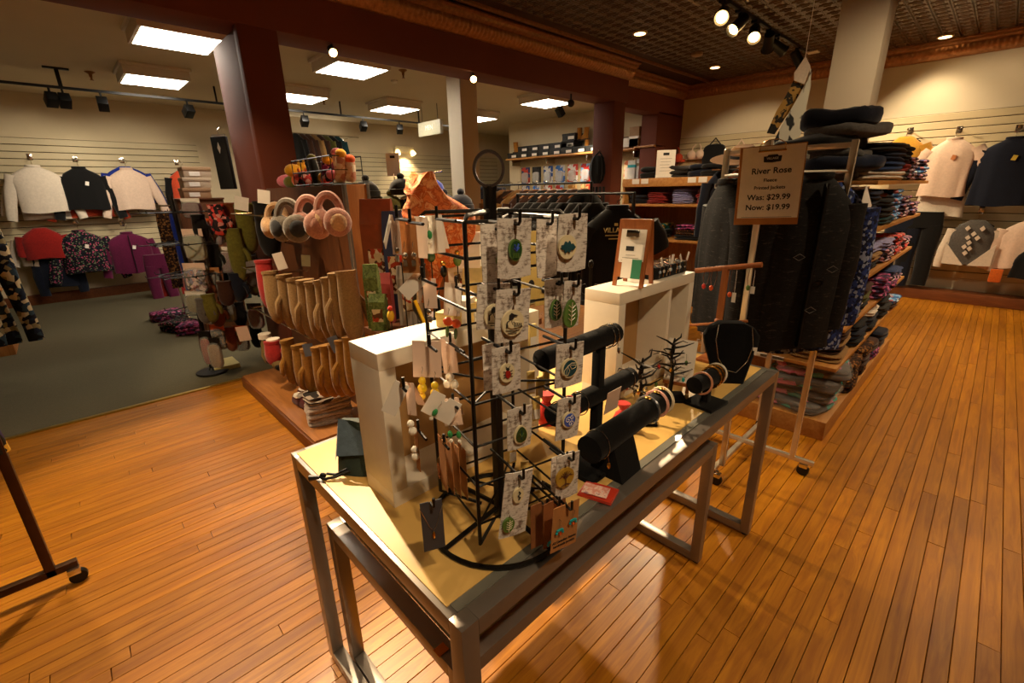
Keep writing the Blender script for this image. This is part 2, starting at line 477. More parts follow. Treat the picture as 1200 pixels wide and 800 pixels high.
# black rails with box heads in the side room
def rail(a, b, label, drops=()):
    a, b = Vector(a), Vector(b)
    t = thing('track_rail', label, 'track rail', a)
    B().bar((0, 0, -.01), b-a + Vector((0, 0, -.01)), .03).obj('rail', M_black, t)
    for y in drops: B().bar((0, y-a.y, 0), (0, y-a.y, ZS-a.z), .02).obj('drop_rod', M_black, t)
    return t
def boxhead(loc, tgt, label, power, size=70):
    t = thing('track_light', label, 'spotlight', loc, 0, 'black box heads on the side room rails')
    B().tube([(0, 0, 0), (0, 0, -.07)], .012, 6).obj('stem', M_black, t)
    d = (Vector(tgt)-Vector(loc)).normalized(); q = d.to_track_quat('-Z', 'Y').to_matrix().to_4x4()
    M = Matrix.Translation((0, 0, -.13)) @ q
    b = B(M); b.box(-.055, .055, -.055, .055, -.09, .07, .006); b.obj('lamp_housing', M_black, t)
    B(M).box(-.045, .045, -.045, .045, -.092, -.088).obj('lens', emit('box_head_lens', '#ffd9a0', 8), t)
    if power: spot('lamp', Vector(loc)+Vector((0, 0, -.13))+d*.12, tgt, power, size, .6, NEUT, .05, t)
ZR = 2.92
ra, rb = at_z(80, 101, ZR), at_z(250, 116, ZR)
rail((-8.38, -.9, ZR), (-8.38, 2.3, ZR), 'black track rail above the fleece tops', (-.6, 2.1))
st = thing('rail_hanger', 'black drop bar holding up the track rail above the fleece tops', 'drop bar', (-8.38, .42, ZS))
B().box(-.02, .02, -.02, .02, -.22, 0, .003).obj('drop_bar', M_black, st); B().box(-.03, .03, -.12, .12, -.02, 0, .003).obj('ceiling_foot', M_black, st)
for y, ty, l in ((.30, -.15, 'black box spotlight at the foot of the drop bar'), (.42, .2, 'lower black box spotlight under the drop bar'),
                 (.78, .9, 'black box spotlight on the rail beside the drop bar'), (1.72, 1.3, 'black box spotlight on the rail close to the oxblood pier')):
    boxhead((-8.38, y, ZR-.02), (-10.4, ty, 1.7), l, 26)
rail((-8.38, 2.6, ZR), (-8.38, 6.9, ZR), 'black track rail running past the hanging pale sign', (2.9, 4.0, 5.6, 6.6))
for y, ty, l in ((3.35, 3.6, 'black spotlight hanging in front of the fluorescent strip'), (4.40, 4.8, 'black spotlight on the rail, midway between strip light and pale sign'),
                 (5.15, 6.0, 'black spotlight on the rail right beside the pale sign')):
    boxhead((-8.38, y, ZR-.02), (-10.4, ty, 1.8), l, 20)
boxhead((-6.1, 7.2, ZS-.01), (-5.9, 8.4, 1.55), 'black spotlight on the ceiling aimed at the pegboard goods', 150, 60)
# fluorescent strip on the far wall
sl = thing('strip_light', 'bare fluorescent strip on the far wall above the brown garments', 'strip light', (-10.44, 4.35, 2.72))
B().box(-.058, .0, -.62, .62, -.03, .05, .006).obj('housing', M_fix, sl)
B().tube([(.02, -.6, 0), (.02, .6, 0)], .016, 8).obj('tube', emit('strip_tube_glow', '#fff6e6', 9), sl)
# wall lamp with warm glow
p = at_x(473, 176, -10.44)
wlmp = thing('wall_lamp', 'small white twin wall lamp glowing on the slat wall', 'wall lamp', p)
B().box(-.04, .06, -.26, .26, -.06, .09, .03).obj('housing', plain('wall_lamp_housing', '#e8d6a8', .4), wlmp)
for s in (-1, 1): B().tube([(.05, s*.2, -.02), (.09, s*.22, -.1)], [.05, .07], 10).obj('lamp_head', emit('wall_lamp_glow', '#ffe0a0', 3), wlmp)
spot('lamp', p+Vector((.14, 0, -.12)), p+Vector((-.06, 0, -1.0)), 60, 120, .8, WARM, .05, wlmp)

# small spots clipped under the beam
def beamspot(y, tgt, label, power, size):
    loc = Vector((XB-.06, y, 2.86))
    t = thing('beam_spotlight', label, 'spotlight', loc, 0, 'spotlights under the beam')
    d = (Vector(tgt)-loc).normalized(); q = d.to_track_quat('-Z', 'Y').to_matrix().to_4x4(); M = Matrix.Translation((0, 0, -.055)) @ q
    B().tube([(0, 0, 0), (0, 0, -.05)], .01, 6).obj('stem', M_black, t)
    B(M).lathe([(.02, .05), (.035, .045), (.04, -.03), (.036, -.03), (.03, -.018)], 14).obj('lamp_housing', M_black, t)
    B(M).lathe([(.036, -.026), (.036, -.022)], 14).obj('lens', M_lens, t)
    spot('lamp', loc+Vector((0, 0, -.055))+d*.05, tgt, power, size, .5, WARM, .03, t)
beamspot(at_x(394, 68, XB).y, (-.9, 1.6, .4), 'lit round spotlight under the beam next to the oxblood post', 210, 58)
beamspot(at_x(559, 100, XB).y, (-.7, 1.3, .6), 'lit round spotlight under the beam in front of the cream pillar', 160, 50)
cp = at_x(669, 121, XB-.1)
tag(B(Matrix.Translation(cp)).tube([(0, 0, .12), (0, 0, .03)], .012, 6).ell((0, 0, 0), .05, .05, .05, 12, 8).obj('security_camera', M_black), 'black dome camera under the beam beside the oxblood post', 'camera')

# recessed downlights in the pressed ceiling
def downlight(q, label, power):
    p = at_z(*q, ZC)
    t = thing('downlight', label, 'downlight', (p.x, p.y, ZC), 0, 'recessed downlights in the tin ceiling')
    B().lathe([(.062, -.016), (.085, -.016), (.088, -.008), (.088, .0)], 20).obj('trim_ring', plain('downlight_ring', '#caa878', .4), t)
    B().lathe([(.064, -.018), (.064, -.012)], 20).obj('lens', M_lens2, t)
    spot('lamp', (p.x, p.y, ZC-.03), (p.x, p.y, 0), power, 110, .9, WARM, .06, t)
downlight((750, 38), 'lit recessed downlight nearest the beam cornice', 95)
downlight((838, 78), 'lit recessed downlight beside the round ceiling detector', 85)
downlight((1108, 42), 'lit recessed downlight above the pale polo shirt wall', 80)
p = at_z(817, 62, ZC)
tag(B(Matrix.Translation((p.x, p.y, ZC))).lathe([(.075, .0), (.075, -.03), (.05, -.04)], 18).obj('ceiling_detector', plain('detector_brown', '#9a7a58', .5)), 'round beige detector on the tin ceiling between two downlights', 'smoke detector')
p = at_z(953, 60, ZC)
tag(B(Matrix.Translation((p.x, p.y, ZC))).box(-.07, .07, -.07, .07, -.02, 0, .005).obj('ceiling_speaker', M_fix), 'small square white plate on the tin ceiling', 'speaker')
tag(B(Matrix.Translation(at_y(795, 125, YW-.06))).box(-.07, .07, -.06, .06, -.14, .12, .02).obj('wall_speaker', plain('speaker_grey', '#a09585', .5)), 'white box loudspeaker high in the corner by the oxblood post', 'speaker')

# shop floor track with cylinder heads
XT = -2.30
ZT = ZC-.03
rail((XT, 1.8, ZT), (XT, 7.85, ZT), 'black track rail on the tin ceiling')
def canhead(y, tgt, label, power, size=50, L=.20, lit=True, col=WARM):
    loc = Vector((XT, y, ZT-.02))
    t = thing('track_light', label, 'spotlight', loc, 0, 'black can heads on the tin ceiling track')
    d = (Vector(tgt)-loc).normalized(); q = d.to_track_quat('-Z', 'Y').to_matrix().to_4x4(); M = Matrix.Translation((0, 0, -.12)) @ q
    B().tube([(0, 0, 0), (0, 0, -.10)], .014, 6).box(-.03, .03, -.05, .05, -.025, 0).obj('stem', M_black, t)
    B(M).lathe([(.03, L*.55), (.055, L*.5), (.058, -L*.45), (.072, -L*.55), (.066, -L*.55), (.05, -L*.4)], 18).obj('lamp_housing', M_black, t)
    B(M).lathe([(.05, -L*.42), (.05, -L*.40)], 18).obj('lens', M_lens, t)
    if power: spot('lamp', loc+Vector((0, 0, -.12))+d*(L*.62), tgt, power, size, .45, col, .03, t)
canhead(5.15, (-.9, 1.2, 1.0), 'glaring lit can light at the end of the visible track', 330, 34)
canhead(5.55, (-3.5, 2.0, .2), 'lit can light with a yellow rim, second on the track', 170, 52)
canhead(6.00, (-1.2, 3.2, .9), 'lit can light with a yellow rim, third on the track', 60, 40)
canhead(6.45, (-3.2, 8.8, 1.6), 'tall black can light turned away, fourth on the track', 120, 60)
canhead(6.75, (-.3, 8.9, 1.6), 'tall black can light turned away, beside another on the track', 190, 64)
canhead(7.55, (-1.2, 8.9, 1.2), 'black can light at the far end of the track over the banner', 110, 64)
canhead(2.6, (-.9, .9, .85), 'black can light on the track over the jewellery table', 0)
canhead(3.4, (-3.2, .4, .0), 'black can light on the track over the glove stand', 150, 60)
canhead(3.9, (-2.8, 5.6, 1.4), 'unseen added can light on the track aimed at the sweater shelf', 120, 60)  # out-of-view head added to brighten the sweater shelf
# unseen fill lights, added over the aisles to brighten the goods
def aisle(x, y, tgt, label, power, size):
    loc = Vector((x, y, ZC-.02))
    t = thing('downlight', label, 'downlight', (x, y, ZC), 0, 'recessed downlights in the tin ceiling')  # added fill light in the same fitting as the real downlights
    B().lathe([(.062, -.016), (.085, -.016), (.088, -.008), (.088, .0)], 20).obj('trim_ring', _mats['downlight_ring'], t)
    B().lathe([(.064, -.018), (.064, -.012)], 20).obj('lens', M_lens2, t)
    spot('lamp', (x, y, ZC-.03), tgt, power, size, .9, WARM, .06, t)
aisle(.6, 6.0, (.3, 6.0, 0), 'unseen added fill light over the aisle beside the jeans shelves', 300, 115)
aisle(-.15, 4.5, (-1.05, 5.9, 1.9), 'unseen added fill light aimed at the white column', 110, 80)
aisle(.9, 3.2, (.5, 3.2, 0), 'unseen added fill light over the aisle beside the jewellery table', 180, 115)
aisle(.9, .1, (-.55, .75, 1.15), 'unseen added fill light aimed at the bark cards of the spinner', 160, 66)
aisle(-.9, -1.3, (-1.2, -.8, 0), 'unseen added fill light over the open floor by the rolling rack', 40, 110)
# unseen second track over the glove stand aisle; extra heads are added fill
XT = -3.2
rail((XT, -2.5, ZT), (XT, 2.3, ZT), 'black track rail over the glove stand aisle')
canhead(.8, (-.9, .8, .85), 'can light aimed across at the jewellery table', 620, 36)
canhead(.2, (-2.7, .5, 0), 'can light aimed down at the aisle floor', 230, 60)
canhead(1.55, (-2.0, 1.5, 1.2), 'added fill can light aimed at the wooden side table', 120, 60)
canhead(-.5, (-2.9, -.4, 0), 'added fill can light aimed at the floor by the rolling rack', 70, 80)
canhead(-1.2, (-4.6, 1.0, 1.1), 'added fill can light aimed at the sock spinner and glove stand', 150, 46)  # extra head put in to lift the dark sock spinner
canhead(2.1, (-2.4, 3.0, 1.0), 'added fill can light aimed at the black tees', 110, 70)
# ================================================================ JEWELLERY TABLE
M_steel = plain('satin_grey_steel', '#8a8178', .32, .65, .06, 6)
M_cream_top = plain('cream_table_board', '#d2a95e', .45, var=.05, scale=5)
M_glass = plain('smoked_glass_top', '#6e6a52', .12, .0, .1, 4, spec=.8, coat=.5)
M_white = plain('white_painted_box', '#e0d6c4', .4, var=.03)
M_tan = plain('tan_box_lining', '#b58a54', .6, var=.06)
M_vel = fabric('black_velvet', '#060505', .3, 90, .95, .2, .05)
M_wire = plain('black_wire', '#14110d', .4, .5)
M_kraft = plain('kraft_card', '#a8703c', .8, var=.12, scale=60)
M_kraftd = plain('kraft_card_dark', '#7d4d26', .8, var=.12, scale=60)
M_pink = plain('pale_pink_card', '#d8bca8', .75, var=.05)
M_paper = plain('white_card', '#e6ded2', .7, var=.04)
M_ink = plain('black_ink', '#141210', .7)
M_silver = plain('silver_metal', '#d6d2ca', .18, 1.0, .05)
M_gold = plain('gold_metal', '#d2a14a', .2, 1.0, .08)
M_cop = plain('copper_metal', '#b3693c', .25, 1.0, .08)
M_pearl = plain('pearl', '#e6ddcc', .2, .0, .04, coat=.5)
M_teal = plain('turquoise_bead', '#1d9aa0', .3)
M_orange = plain('orange_bead', '#e0551e', .35)
M_red = _mats['oxblood_paint']
M_redc = fabric('red_organza', '#b8261a', .3, 40, .5, .2)
M_green = plain('green_glaze', '#557535', .25, var=.35, scale=40, coat=.4)
M_dgreen = plain('dark_green_glaze', '#1f4424', .25, var=.4, scale=50, coat=.4)
M_tealg = plain('dark_teal_glaze', '#1d4750', .25, var=.3, scale=40, coat=.4)
M_blue = plain('blue_glaze', '#3a59b8', .25, var=.35, scale=60, coat=.4)
M_cer = plain('cream_ceramic', '#d9cba6', .3, var=.06, coat=.3)
M_goldg = plain('ochre_glaze', '#b08a32', .3, var=.2, coat=.3)
M_brown = plain('brown_cord', '#5a3218', .8)
M_wood = wood('orange_brown_wood', '#8a4a1e', '#ab6530', 'z', 4, .45)
M_yel = plain('pale_wood_peg', '#d9ba6a', .6, var=.1)
M_yb = plain('yellow_bead', '#e0bb1c', .35)

def bark():
    m, nt, b = _new('birch_bark_print')
    v = _coord(nt, (1, 1, 6)); n = _noise(nt, v, 55, 4, .65, .5)
    o1 = _ramp(nt, n, [(.30, '#2b211c'), (.38, '#9d9288'), (.45, '#cfc7bf'), (.8, '#d8d0c8')])
    n2 = _noise(nt, _coord(nt), 45, 5, .75); o2 = _ramp(nt, n2, [(.50, '#ffffff'), (.62, '#a89a92'), (.72, '#7e6f68')])
    mx = nt.nodes.new('ShaderNodeMix'); mx.data_type = 'RGBA'; mx.blend_type = 'MULTIPLY'; mx.inputs[0].default_value = 1
    nt.links.new(o1, mx.inputs[6]); nt.links.new(o2, mx.inputs[7]); nt.links.new(mx.outputs[2], b.inputs['Base Color'])
    b.inputs['Roughness'].default_value = .6; _mats['bark'] = m; return m
M_bark = bark()

TX0, TX1, TY0, TY1, TZ = -1.356, -.51, .35, 2.07, .85
def sled_table(name, label, x0, x1, y0, y1, z, w, panel_mat, panel_name, inset, cat='table'):
    t = thing(name, label, cat, ((x0+x1)/2, (y0+y1)/2, 0))
    cx, cy = (x0+x1)/2, (y0+y1)/2; hx, hy = (x1-x0)/2, (y1-y0)/2
    for sx in (-1, 1):
        for sy in (-1, 1):
            b = B(); xa, ya = sx*(hx-w/2), sy*(hy-w/2)
            b.box(xa-w/2, xa+w/2, ya-w/2, ya+w/2, .012, z, .002)
            lg = b.obj('leg', M_steel, t)
            B().lathe([(.012, 0), (.016, .003), (.016, .006), (.006, .008), (.006, .02)], 10, (xa, ya, 0)).obj('levelling_foot', M_black, lg)
    for sy in (-1, 1):
        B().box(-hx+w, hx-w, sy*(hy-w/2)-w/2, sy*(hy-w/2)+w/2, .012, .012+w, .002).obj('foot_rail', M_steel, t)
        B().box(-hx+w, hx-w, sy*(hy-w/2)-w/2, sy*(hy-w/2)+w/2, z-w, z, .002).obj('end_rail', M_steel, t)
    for sx in (-1, 1):
        B().box(sx*(hx-w/2)-w/2, sx*(hx-w/2)+w/2, -hy+w, hy-w, z-w, z, .002).obj('side_rail', M_steel, t)
    B().box(-hx+inset[0], hx-inset[1], -hy+inset[2], hy-inset[3], z-.012, z+.003, .001).obj(panel_name, panel_mat, t)
    return t
jt = sled_table('display_table', 'grey steel display table with cream top covered in jewellery stands', TX0, TX1, TY0, TY1, TZ, .04, M_cream_top, 'tabletop', (.02, .062, .012, .03))
B().box((TX1-TX0)/2-.0615, (TX1-TX0)/2-.038, -(TY1-TY0)/2+.02, (TY1-TY0)/2-.03, TZ-.01, TZ+.0025).obj('glass_strip', plain('grey_glass_edge', '#77756a', .08, .2, .1, 6), jt)
nt_ = sled_table('nesting_table', 'lower grey steel nesting table with dark glass top pushed under the jewellery table', -1.285, -.60, .395, 1.735, .605, .04, M_glass, 'glass_top', (.045, .045, .045, .045))
stk = at_z(517, 762, .606)
B(Matrix.Translation((stk.x+.9425, stk.y-1.065, .6085))).box(-.012, .012, -.014, .014, 0, .0008).obj('sticker', M_gold, nt_)
ZT2 = TZ+.003

def shadow_box(label, x0, x1, y0, y1, z1, divider=False, w=.042):
    t = thing('shadow_box_riser', label, 'display box', ((x0+x1)/2, (y0+y1)/2, ZT2), 0, 'white box risers on the jewellery table')
    hx, hy, h = (x1-x0)/2, (y1-y0)/2, z1-ZT2
    B().box(-hx, hx, -hy, hy, h-w, h, .002).obj('top_board', M_white, t)
    B().box(-hx, hx, -hy, hy, 0, w, .002).obj('bottom_board', M_white, t)
    for s in (-1, 1): B().box(-hx, hx, min(s*hy, s*(hy-w)), max(s*hy, s*(hy-w)), w, h-w, .001).obj('side_board', M_white, t)
    B().box(-hx+.004, -hx+.012, -hy+w, hy-w, w, h-w).obj('back_panel', M_tan, t)
    if divider: B().box(-hx+.012, hx-.004, .08, .10, w, h-w, .001).obj('divider', M_white, t)
    return t
shadow_box('white box riser standing behind the wire card spinner', -1.033, -.893, .44, .97, 1.262)
shadow_box('white box riser carrying the wooden A-frame sign', -.985, -.838, 1.316, 1.88, 1.262, True)

# ---------------------------------------------------------------- wire spinner
SP = Vector((-.685, .605, 0)); SPR = radians(-13)
spn = thing('card_spinner', 'black wire spinner rack with bark cards and a ring on top', 'display rack', (SP.x, SP.y, ZT2), SPR)
Ms = Matrix.Rotation(-SPR, 4, 'Z')                      # base arms follow the table
rb = B(Ms); rb.tube([(.165*cos(2*pi*i/40), .165*sin(2*pi*i/40), .006) for i in range(40)], .006, 6, True); rb.obj('base_ring', M_wire, spn)
for a in (0, 90, 180, 270):
    B(Ms).tube([(.012*cos(radians(a)), .012*sin(radians(a)), .03), (.165*cos(radians(a)), .165*sin(radians(a)), .008)], .006, 6).obj('base_arm', M_wire, spn)
B(Ms).box(-.0095, .0095, -.0095, .0095, .004, .757, .002).obj('post', M_wire, spn)
rg = B(Ms @ Matrix.Translation((0, 0, .787)) @ Matrix.Rotation(radians(46), 4, 'Z'))
rg.loft([[(x*cos(2*pi*i/28)*1.0, y, x*1.12*sin(2*pi*i/28)) for x, y in ((.0300, -.009), (.0300, .009), (.0248, .009), (.0248, -.009))] for i in range(29)], True, False)
rg.obj('ring_finial', plain('dark_brown_band', '#2b1c12', .45), spn)
A = .106
zl = [.10, .19, .28, .37, .46, .55, .64, .70]
for sx in (-1, 1):
    for sy in (-1, 1):
        B().tube([(sx*A*.1, sy*A*.1, .712), (sx*A*.9, sy*A*.9, .71), (sx*A, sy*A, .70), (sx*A, sy*A, .05), (sx*A*.3, sy*A*.3, .03)], .0042, 6).obj('upright', M_wire, spn)
for z in zl:
    b = B(); b.tube([(A, A, z), (-A, A, z), (-A, -A, z), (A, -A, z)], .0032, 6, True); b.obj('crossbar_ring', M_wire, spn)
    if z in (.10, .37, .70):
        for s in (-1, 1): B().tube([(A*s, A, z), (0, 0, z-.015), (-A*s, -A, z)], .0026, 6).obj('spoke', M_wire, spn)
def sp_plane(x, y, d, axis='x'):
    n = Vector((cos(SPR), sin(SPR), 0)) if axis == 'x' else Vector((-sin(SPR), cos(SPR), 0))
    r = ray(x, y); t = ((SP + n*d) - CAM).dot(n)/r.dot(n); return CAM + r*t
def sp_local(p): return Matrix.Rotation(-SPR, 3, 'Z') @ (Vector(p) - Vector((SP.x, SP.y, ZT2)))
def hook_to(p, axis='x'):
    q = sp_local(p)
    if axis == 'x': pts = [(A, q.y, q.z), (q.x+.012, q.y, q.z), (q.x+.016, q.y, q.z+.004), (q.x+.016, q.y, q.z+.022)]
    else: pts = [(q.x, -A, q.z), (q.x, q.y-.012, q.z), (q.x, q.y-.016, q.z+.004), (q.x, q.y-.016, q.z+.022)]
    B().tube(pts, .0028, 6).obj('hook', M_wire, spn)

def leaf_poly(l, w, lobes=0, n=14):
    pts = []
    for s in (1, -1):
        for i in range(n):
            t = i/n if s == 1 else 1-i/n
            hw = w*sin(pi*t**.85)*(1+(.35*sin(t*pi*lobes*2) if lobes else 0))
            pts.append((-l/2+l*t, s*hw))
    return pts
def pendant(parent, c, rx, rz, style, idx):
    """glazed clay pendant in the card plane (x, z), proud of the card towards -y"""
    x, z = c; N = 22
    def disc(ax, az, y0, y1, mat, nm, par, egg=0):
        poly = [(x+ax*cos(2*pi*i/N)*(1-egg*sin(2*pi*i/N)), z+az*sin(2*pi*i/N)) for i in range(N)]
        return B().plate_xz(poly, y0, y1).obj(nm, mat, par, True, 50)
    rim, fill = {'oval': (M_green, M_dgreen), 'oak': (M_cer, M_cer), 'loon': (M_cer, M_cer), 'green': (M_green, M_green), 'moss': (M_green, M_dgreen), 'bug': (M_cer, M_cer),
                 'twoleaf': (M_cer, M_tealg), 'drop': (M_cer, M_dgreen), 'blue': (M_cer, M_blue), 'tree': (M_goldg, M_goldg), 'six': (M_cer, M_cer), 'pale': (M_green, M_green)}[style]
    egg = .25 if style in ('drop', 'green', 'moss') else 0
    p = disc(rx, rz, -.007, -.002, rim, 'pendant', parent, egg)
    if fill is not rim: disc(rx*.82, rz*.84, -.0082, -.0068, fill, 'glaze', p, egg)
    y = -.0088
    def line(pts, r, mat): B().tube([(x+a*rx, y, z+b*rz) for a, b in pts], r, 4).obj('motif', mat, p)
    def poly(pts, mat): B().plate_xz([(x+a*rx, z+b*rz) for a, b in pts], y-.0008, y+.002).obj('motif', mat, p)
    if style == 'oak': poly([(a, b) for a, b in leaf_poly(1.7, .42, 4)], M_tealg); line([(-.9, 0), (.8, 0)], .0006, M_cer)
    elif style == 'oval': line([(-.3, .5), (0, .1), (.35, .55)], .0016, M_blue); line([(-.4, .2), (0, -.1), (.4, .25)], .0016, M_blue); [line([(a, -.25), (a*1.1, -.7)], .0012, M_green) for a in (-.4, -.15, .1, .35)]
    elif style == 'loon':
        poly([(-.5, -.25), (-.62, .1), (-.35, .3), (-.05, .05), (.45, .1), (.85, -.2), (.3, -.35), (-.2, -.38)], M_cer); line([(-.62, -.3), (-.6, .1), (-.3, .28), (-.1, -.1)], .0014, M_ink)
        for i in range(5): line([(.0+i*.16, .08-.03*i), (.08+i*.15, -.28)], .0018, M_ink)
        poly([(-.42, .25), (-.4, .62), (-.2, .78), (.0, .68), (.35, .58), (.0, .52), (-.1, .3)], M_ink); line([(-.7, -.5), (0, -.58), (.6, -.5)], .0007, M_ink); line([(-.5, -.72), (.3, -.75)], .0007, M_ink)
    elif style in ('green', 'moss', 'pale'):
        line([(0, .8), (0, -.8)], .0008, M_cer)
        for b in (.4, .1, -.2, -.5): line([(0, b), (.5, b+.22)], .0006, M_cer); line([(0, b), (-.5, b+.22)], .0006, M_cer)
    elif style == 'bug':
        poly([(.34*cos(t*pi/7), -.1+.42*sin(t*pi/7)) for t in range(14)], plain('ladybird_red', '#9c2018', .4)); poly([(.18*cos(t*pi/5), .42+.14*sin(t*pi/5)) for t in range(10)], M_ink)
        for s in (-1, 1):
            for b in (.25, -.1, -.4): line([(s*.3, b*.7), (s*.62, b)], .0007, M_ink)
            line([(s*.08, .5), (s*.3, .75)], .0006, M_ink)
    elif style == 'twoleaf':
        line([(-.7, -.6), (-.75, -.1), (-.35, .3), (-.1, -.2), (-.3, -.65), (-.7, -.6)], .0007, M_cer); line([(-.5, -.6), (-.38, .2)], .0005, M_cer)
        line([(-.35, .3), (.1, .55), (.75, .45), (.6, .0), (.15, -.1), (-.1, .3)], .0007, M_cer); line([(0, .35), (.6, .25)], .0005, M_cer)
    elif style == 'drop': line([(.0, .5), (.0, -.5)], .0008, M_tealg); line([(-.3, .2), (0, -.2)], .0008, M_green); line([(.3, .2), (0, -.2)], .0008, M_green)
    elif style == 'blue':
        for k, (cx, cz, s) in enumerate(((-.3, .1, .45), (.3, .3, .4), (.15, -.45, .4))): line([(cx+s*(1-i/12)*cos(i*.8), cz+s*(1-i/12)*sin(i*.8)) for i in range(12)], .0007, M_paper)
    elif style == 'tree':
        line([(0, -.8), (0, .0)], .0012, M_brown)
        for a in range(-4, 5): line([(0, -.1), (a*.1, .3), (a*.19, .75-.06*a*a*.6)], .0007, M_brown); line([(0, -.5), (a*.15, -.75)], .0005, M_brown)
    elif style == 'six': line([(-.1, .6), (.2, .35), (-.2, .05), (.25, -.2), (-.05, -.5)], .0014, M_ink)
    B().tube([(x-rx*.08, -.004, z+rz*.85), (x, -.006, z+rz*1.35), (x+rx*.08, -.004, z+rz*.85)], .0011, 5).obj('cord', M_brown, parent)
    return p
def bark_card(q, w, h, d, label, pend, tilt=0.0, hook=True, mat=None):
    P = sp_plane(*q, d); k = (P-CAM).dot(CF)/FPX
    t = thing('ornament_card', label, 'ornament card', P, SPR+pi/2, 'bark cards on the wire spinner', 0, radians(tilt))
    W, Hh = w*k*1.12, h*k*1.06
    rr = rnd(int(q[0]*7+q[1])); jag = [rr.uniform(-.0015, .0015) for _ in range(12)]
    pl = [(-W/2+jag[0], -Hh*.98), (-W/6, -Hh+jag[1]), (W/6, -Hh+jag[2]), (W/2+jag[3], -Hh*.97), (W/2+jag[4], -Hh/2), (W/2+jag[5], .008), (W/8, .008+jag[6]), (-W/8, .008+jag[7]), (-W/2, .008+jag[8]), (-W/2+jag[9], -Hh/2)]
    B().plate_xz(pl, -.0008, .0008).obj('card', mat or M_bark, t, False)
    for i, (dx, dy, rx, ry, st) in enumerate(pend): pendant(t, (dx*k, -dy*k), rx*k, ry*k, st, i)
    if hook: hook_to(P)
    return t
D1, D0 = .19, .15
bark_card((581, 268), 36, 60, D0, 'bark card at the top of the spinner, half covered by the green oval pendant card', [(6, 38, 8, 9, 'oval')])
bark_card((603, 262), 42, 60, D1, 'bark card with an oval green pendant brushed with blue leaves', [(-1, 30, 9, 13, 'oval')], 2)
t = bark_card((641, 262), 26, 60, D0, 'bark card at the top of the spinner behind the oak leaf pendant', [])
bark_card((672, 256), 38, 58, D1, 'bark card with a round cream pendant showing a teal oak leaf', [(-10, 32, 13, 14, 'oak')], 2)
bark_card((579, 338), 40, 46, D0, 'bark card with a loon pendant half hidden behind another loon card', [(0, 32, 14, 15, 'loon')], 4)
bark_card((602, 344), 42, 56, D1, 'bark card with a cream pendant of a striped loon in front', [(-2, 34, 15, 16, 'loon')], 4)
bark_card((652, 332), 30, 50, D0, 'bark card with a mossy green oval pendant behind the leaf pendant', [(-3, 31, 8, 13, 'moss')])
bark_card((671, 334), 22, 48, D1, 'narrow bark card with a large veined green leaf pendant', [(-3, 33, 10, 17, 'green')], 3)
bark_card((583, 406), 36, 50, D0, 'plain bark card showing behind the red ladybird card', [])
bark_card((593, 411), 34, 50, D1, 'bark card with a small cream pendant of a red ladybird', [(-1, 26, 10, 12, 'bug')], 1)
bark_card((668, 407), 36, 46, D1, 'bark card with a dark teal pendant outlined with two leaves', [(-2, 24, 12, 12, 'twoleaf')], 2)
bark_card((609, 482), 30, 46, D1, 'bark card with a cream drop pendant filled with green', [(0, 28, 9, 12, 'drop')], 2)
bark_card((667, 470), 30, 46, D1, 'bark card with a blue swirl pendant', [(-1, 22, 10, 10, 'blue')], 3)
bark_card((659, 536), 28, 44, D0, 'grey bark card behind the golden tree pendant', [])
bark_card((666, 536), 30, 52, D1, 'bark card with a round ochre tree pendant', [(-6, 23, 13, 13, 'tree')], 2)
bark_card((608, 557), 34, 78, D1+.02, 'long bark card with two pendants, a dark squiggle and a pale leaf', [(0, 24, 7, 10, 'six'), (-9, 62, 8, 10, 'pale')], 8)

def earring(parent, x, z, style, k):
    e = B().tube([(x, -.002, z+.012), (x+.002, -.006, z+.010), (x, -.007, z)], .0006, 5).obj('ear_wire', M_silver, parent)
    if style == 'teal':
        b = B()
        for i in range(7):
            a = radians(200+i*25); b.ell((x+.008*cos(a), -.006, z-.012-.006*sin(a)*.4-(.004 if i in (0, 6) else 0)), .0028, .0028, .0028, 6, 4)
        b.obj('beads', M_teal, e); B().ell((x+.002, -.006, z-.019), .0025, .0025, .0025, 6, 4).obj('bead', M_orange, e)
    elif style == 'silver':
        B().ell((x, -.004, z-.012), .005, .003, .006, 8, 5).obj('bead', M_silver, e); B().box(x-.004, x+.004, -.006, -.003, z-.032, z-.02, .001).obj('charm', M_silver, e)
    elif style == 'hoop':
        B().tube([(x+.006*cos(2*pi*i/16), -.006, z-.02+.018*sin(2*pi*i/16)) for i in range(16)], .0011, 5, True).obj('hoop', M_cop, e)
    elif style == 'yellow':
        b = B(); b.ell((x, -.006, z-.014), .007, .007, .008, 8, 6); b.ell((x, -.006, z-.029), .009, .009, .010, 8, 6); b.ell((x, -.006, z-.045), .006, .006, .007, 8, 6); b.obj('beads', M_yb, e)
    elif style == 'white':
        b = B(); b.ell((x, -.006, z-.012), .009, .009, .009, 8, 6); b.ell((x+.006, -.006, z-.028), .010, .010, .010, 8, 6); b.ell((x-.006, -.006, z-.026), .009, .009, .009, 8, 6); b.obj('beads', M_pearl, e)
    elif style == 'orange':
        b = B(); b.ell((x, -.006, z-.014), .010, .010, .009, 8, 6); b.obj('beads', M_orange, e); B().ell((x, -.006, z-.035), .004, .004, .012, 8, 6).obj('leaf_drop', M_green, e)
    elif style == 'pearl':
        b = B(); b.ell((x, -.006, z-.012), .007, .007, .007, 8, 6); b.ell((x+.003, -.006, z-.026), .008, .008, .008, 8, 6); b.obj('beads', M_pearl, e)
    elif style == 'greenb':
        B().ell((x, -.006, z-.012), .005, .005, .008, 8, 6).obj('bead', plain('green_bead', '#2f8a4a', .25), e); B().ell((x, -.006, z-.026), .004, .004, .004, 8, 6).obj('bead', M_pearl, e)
    return e
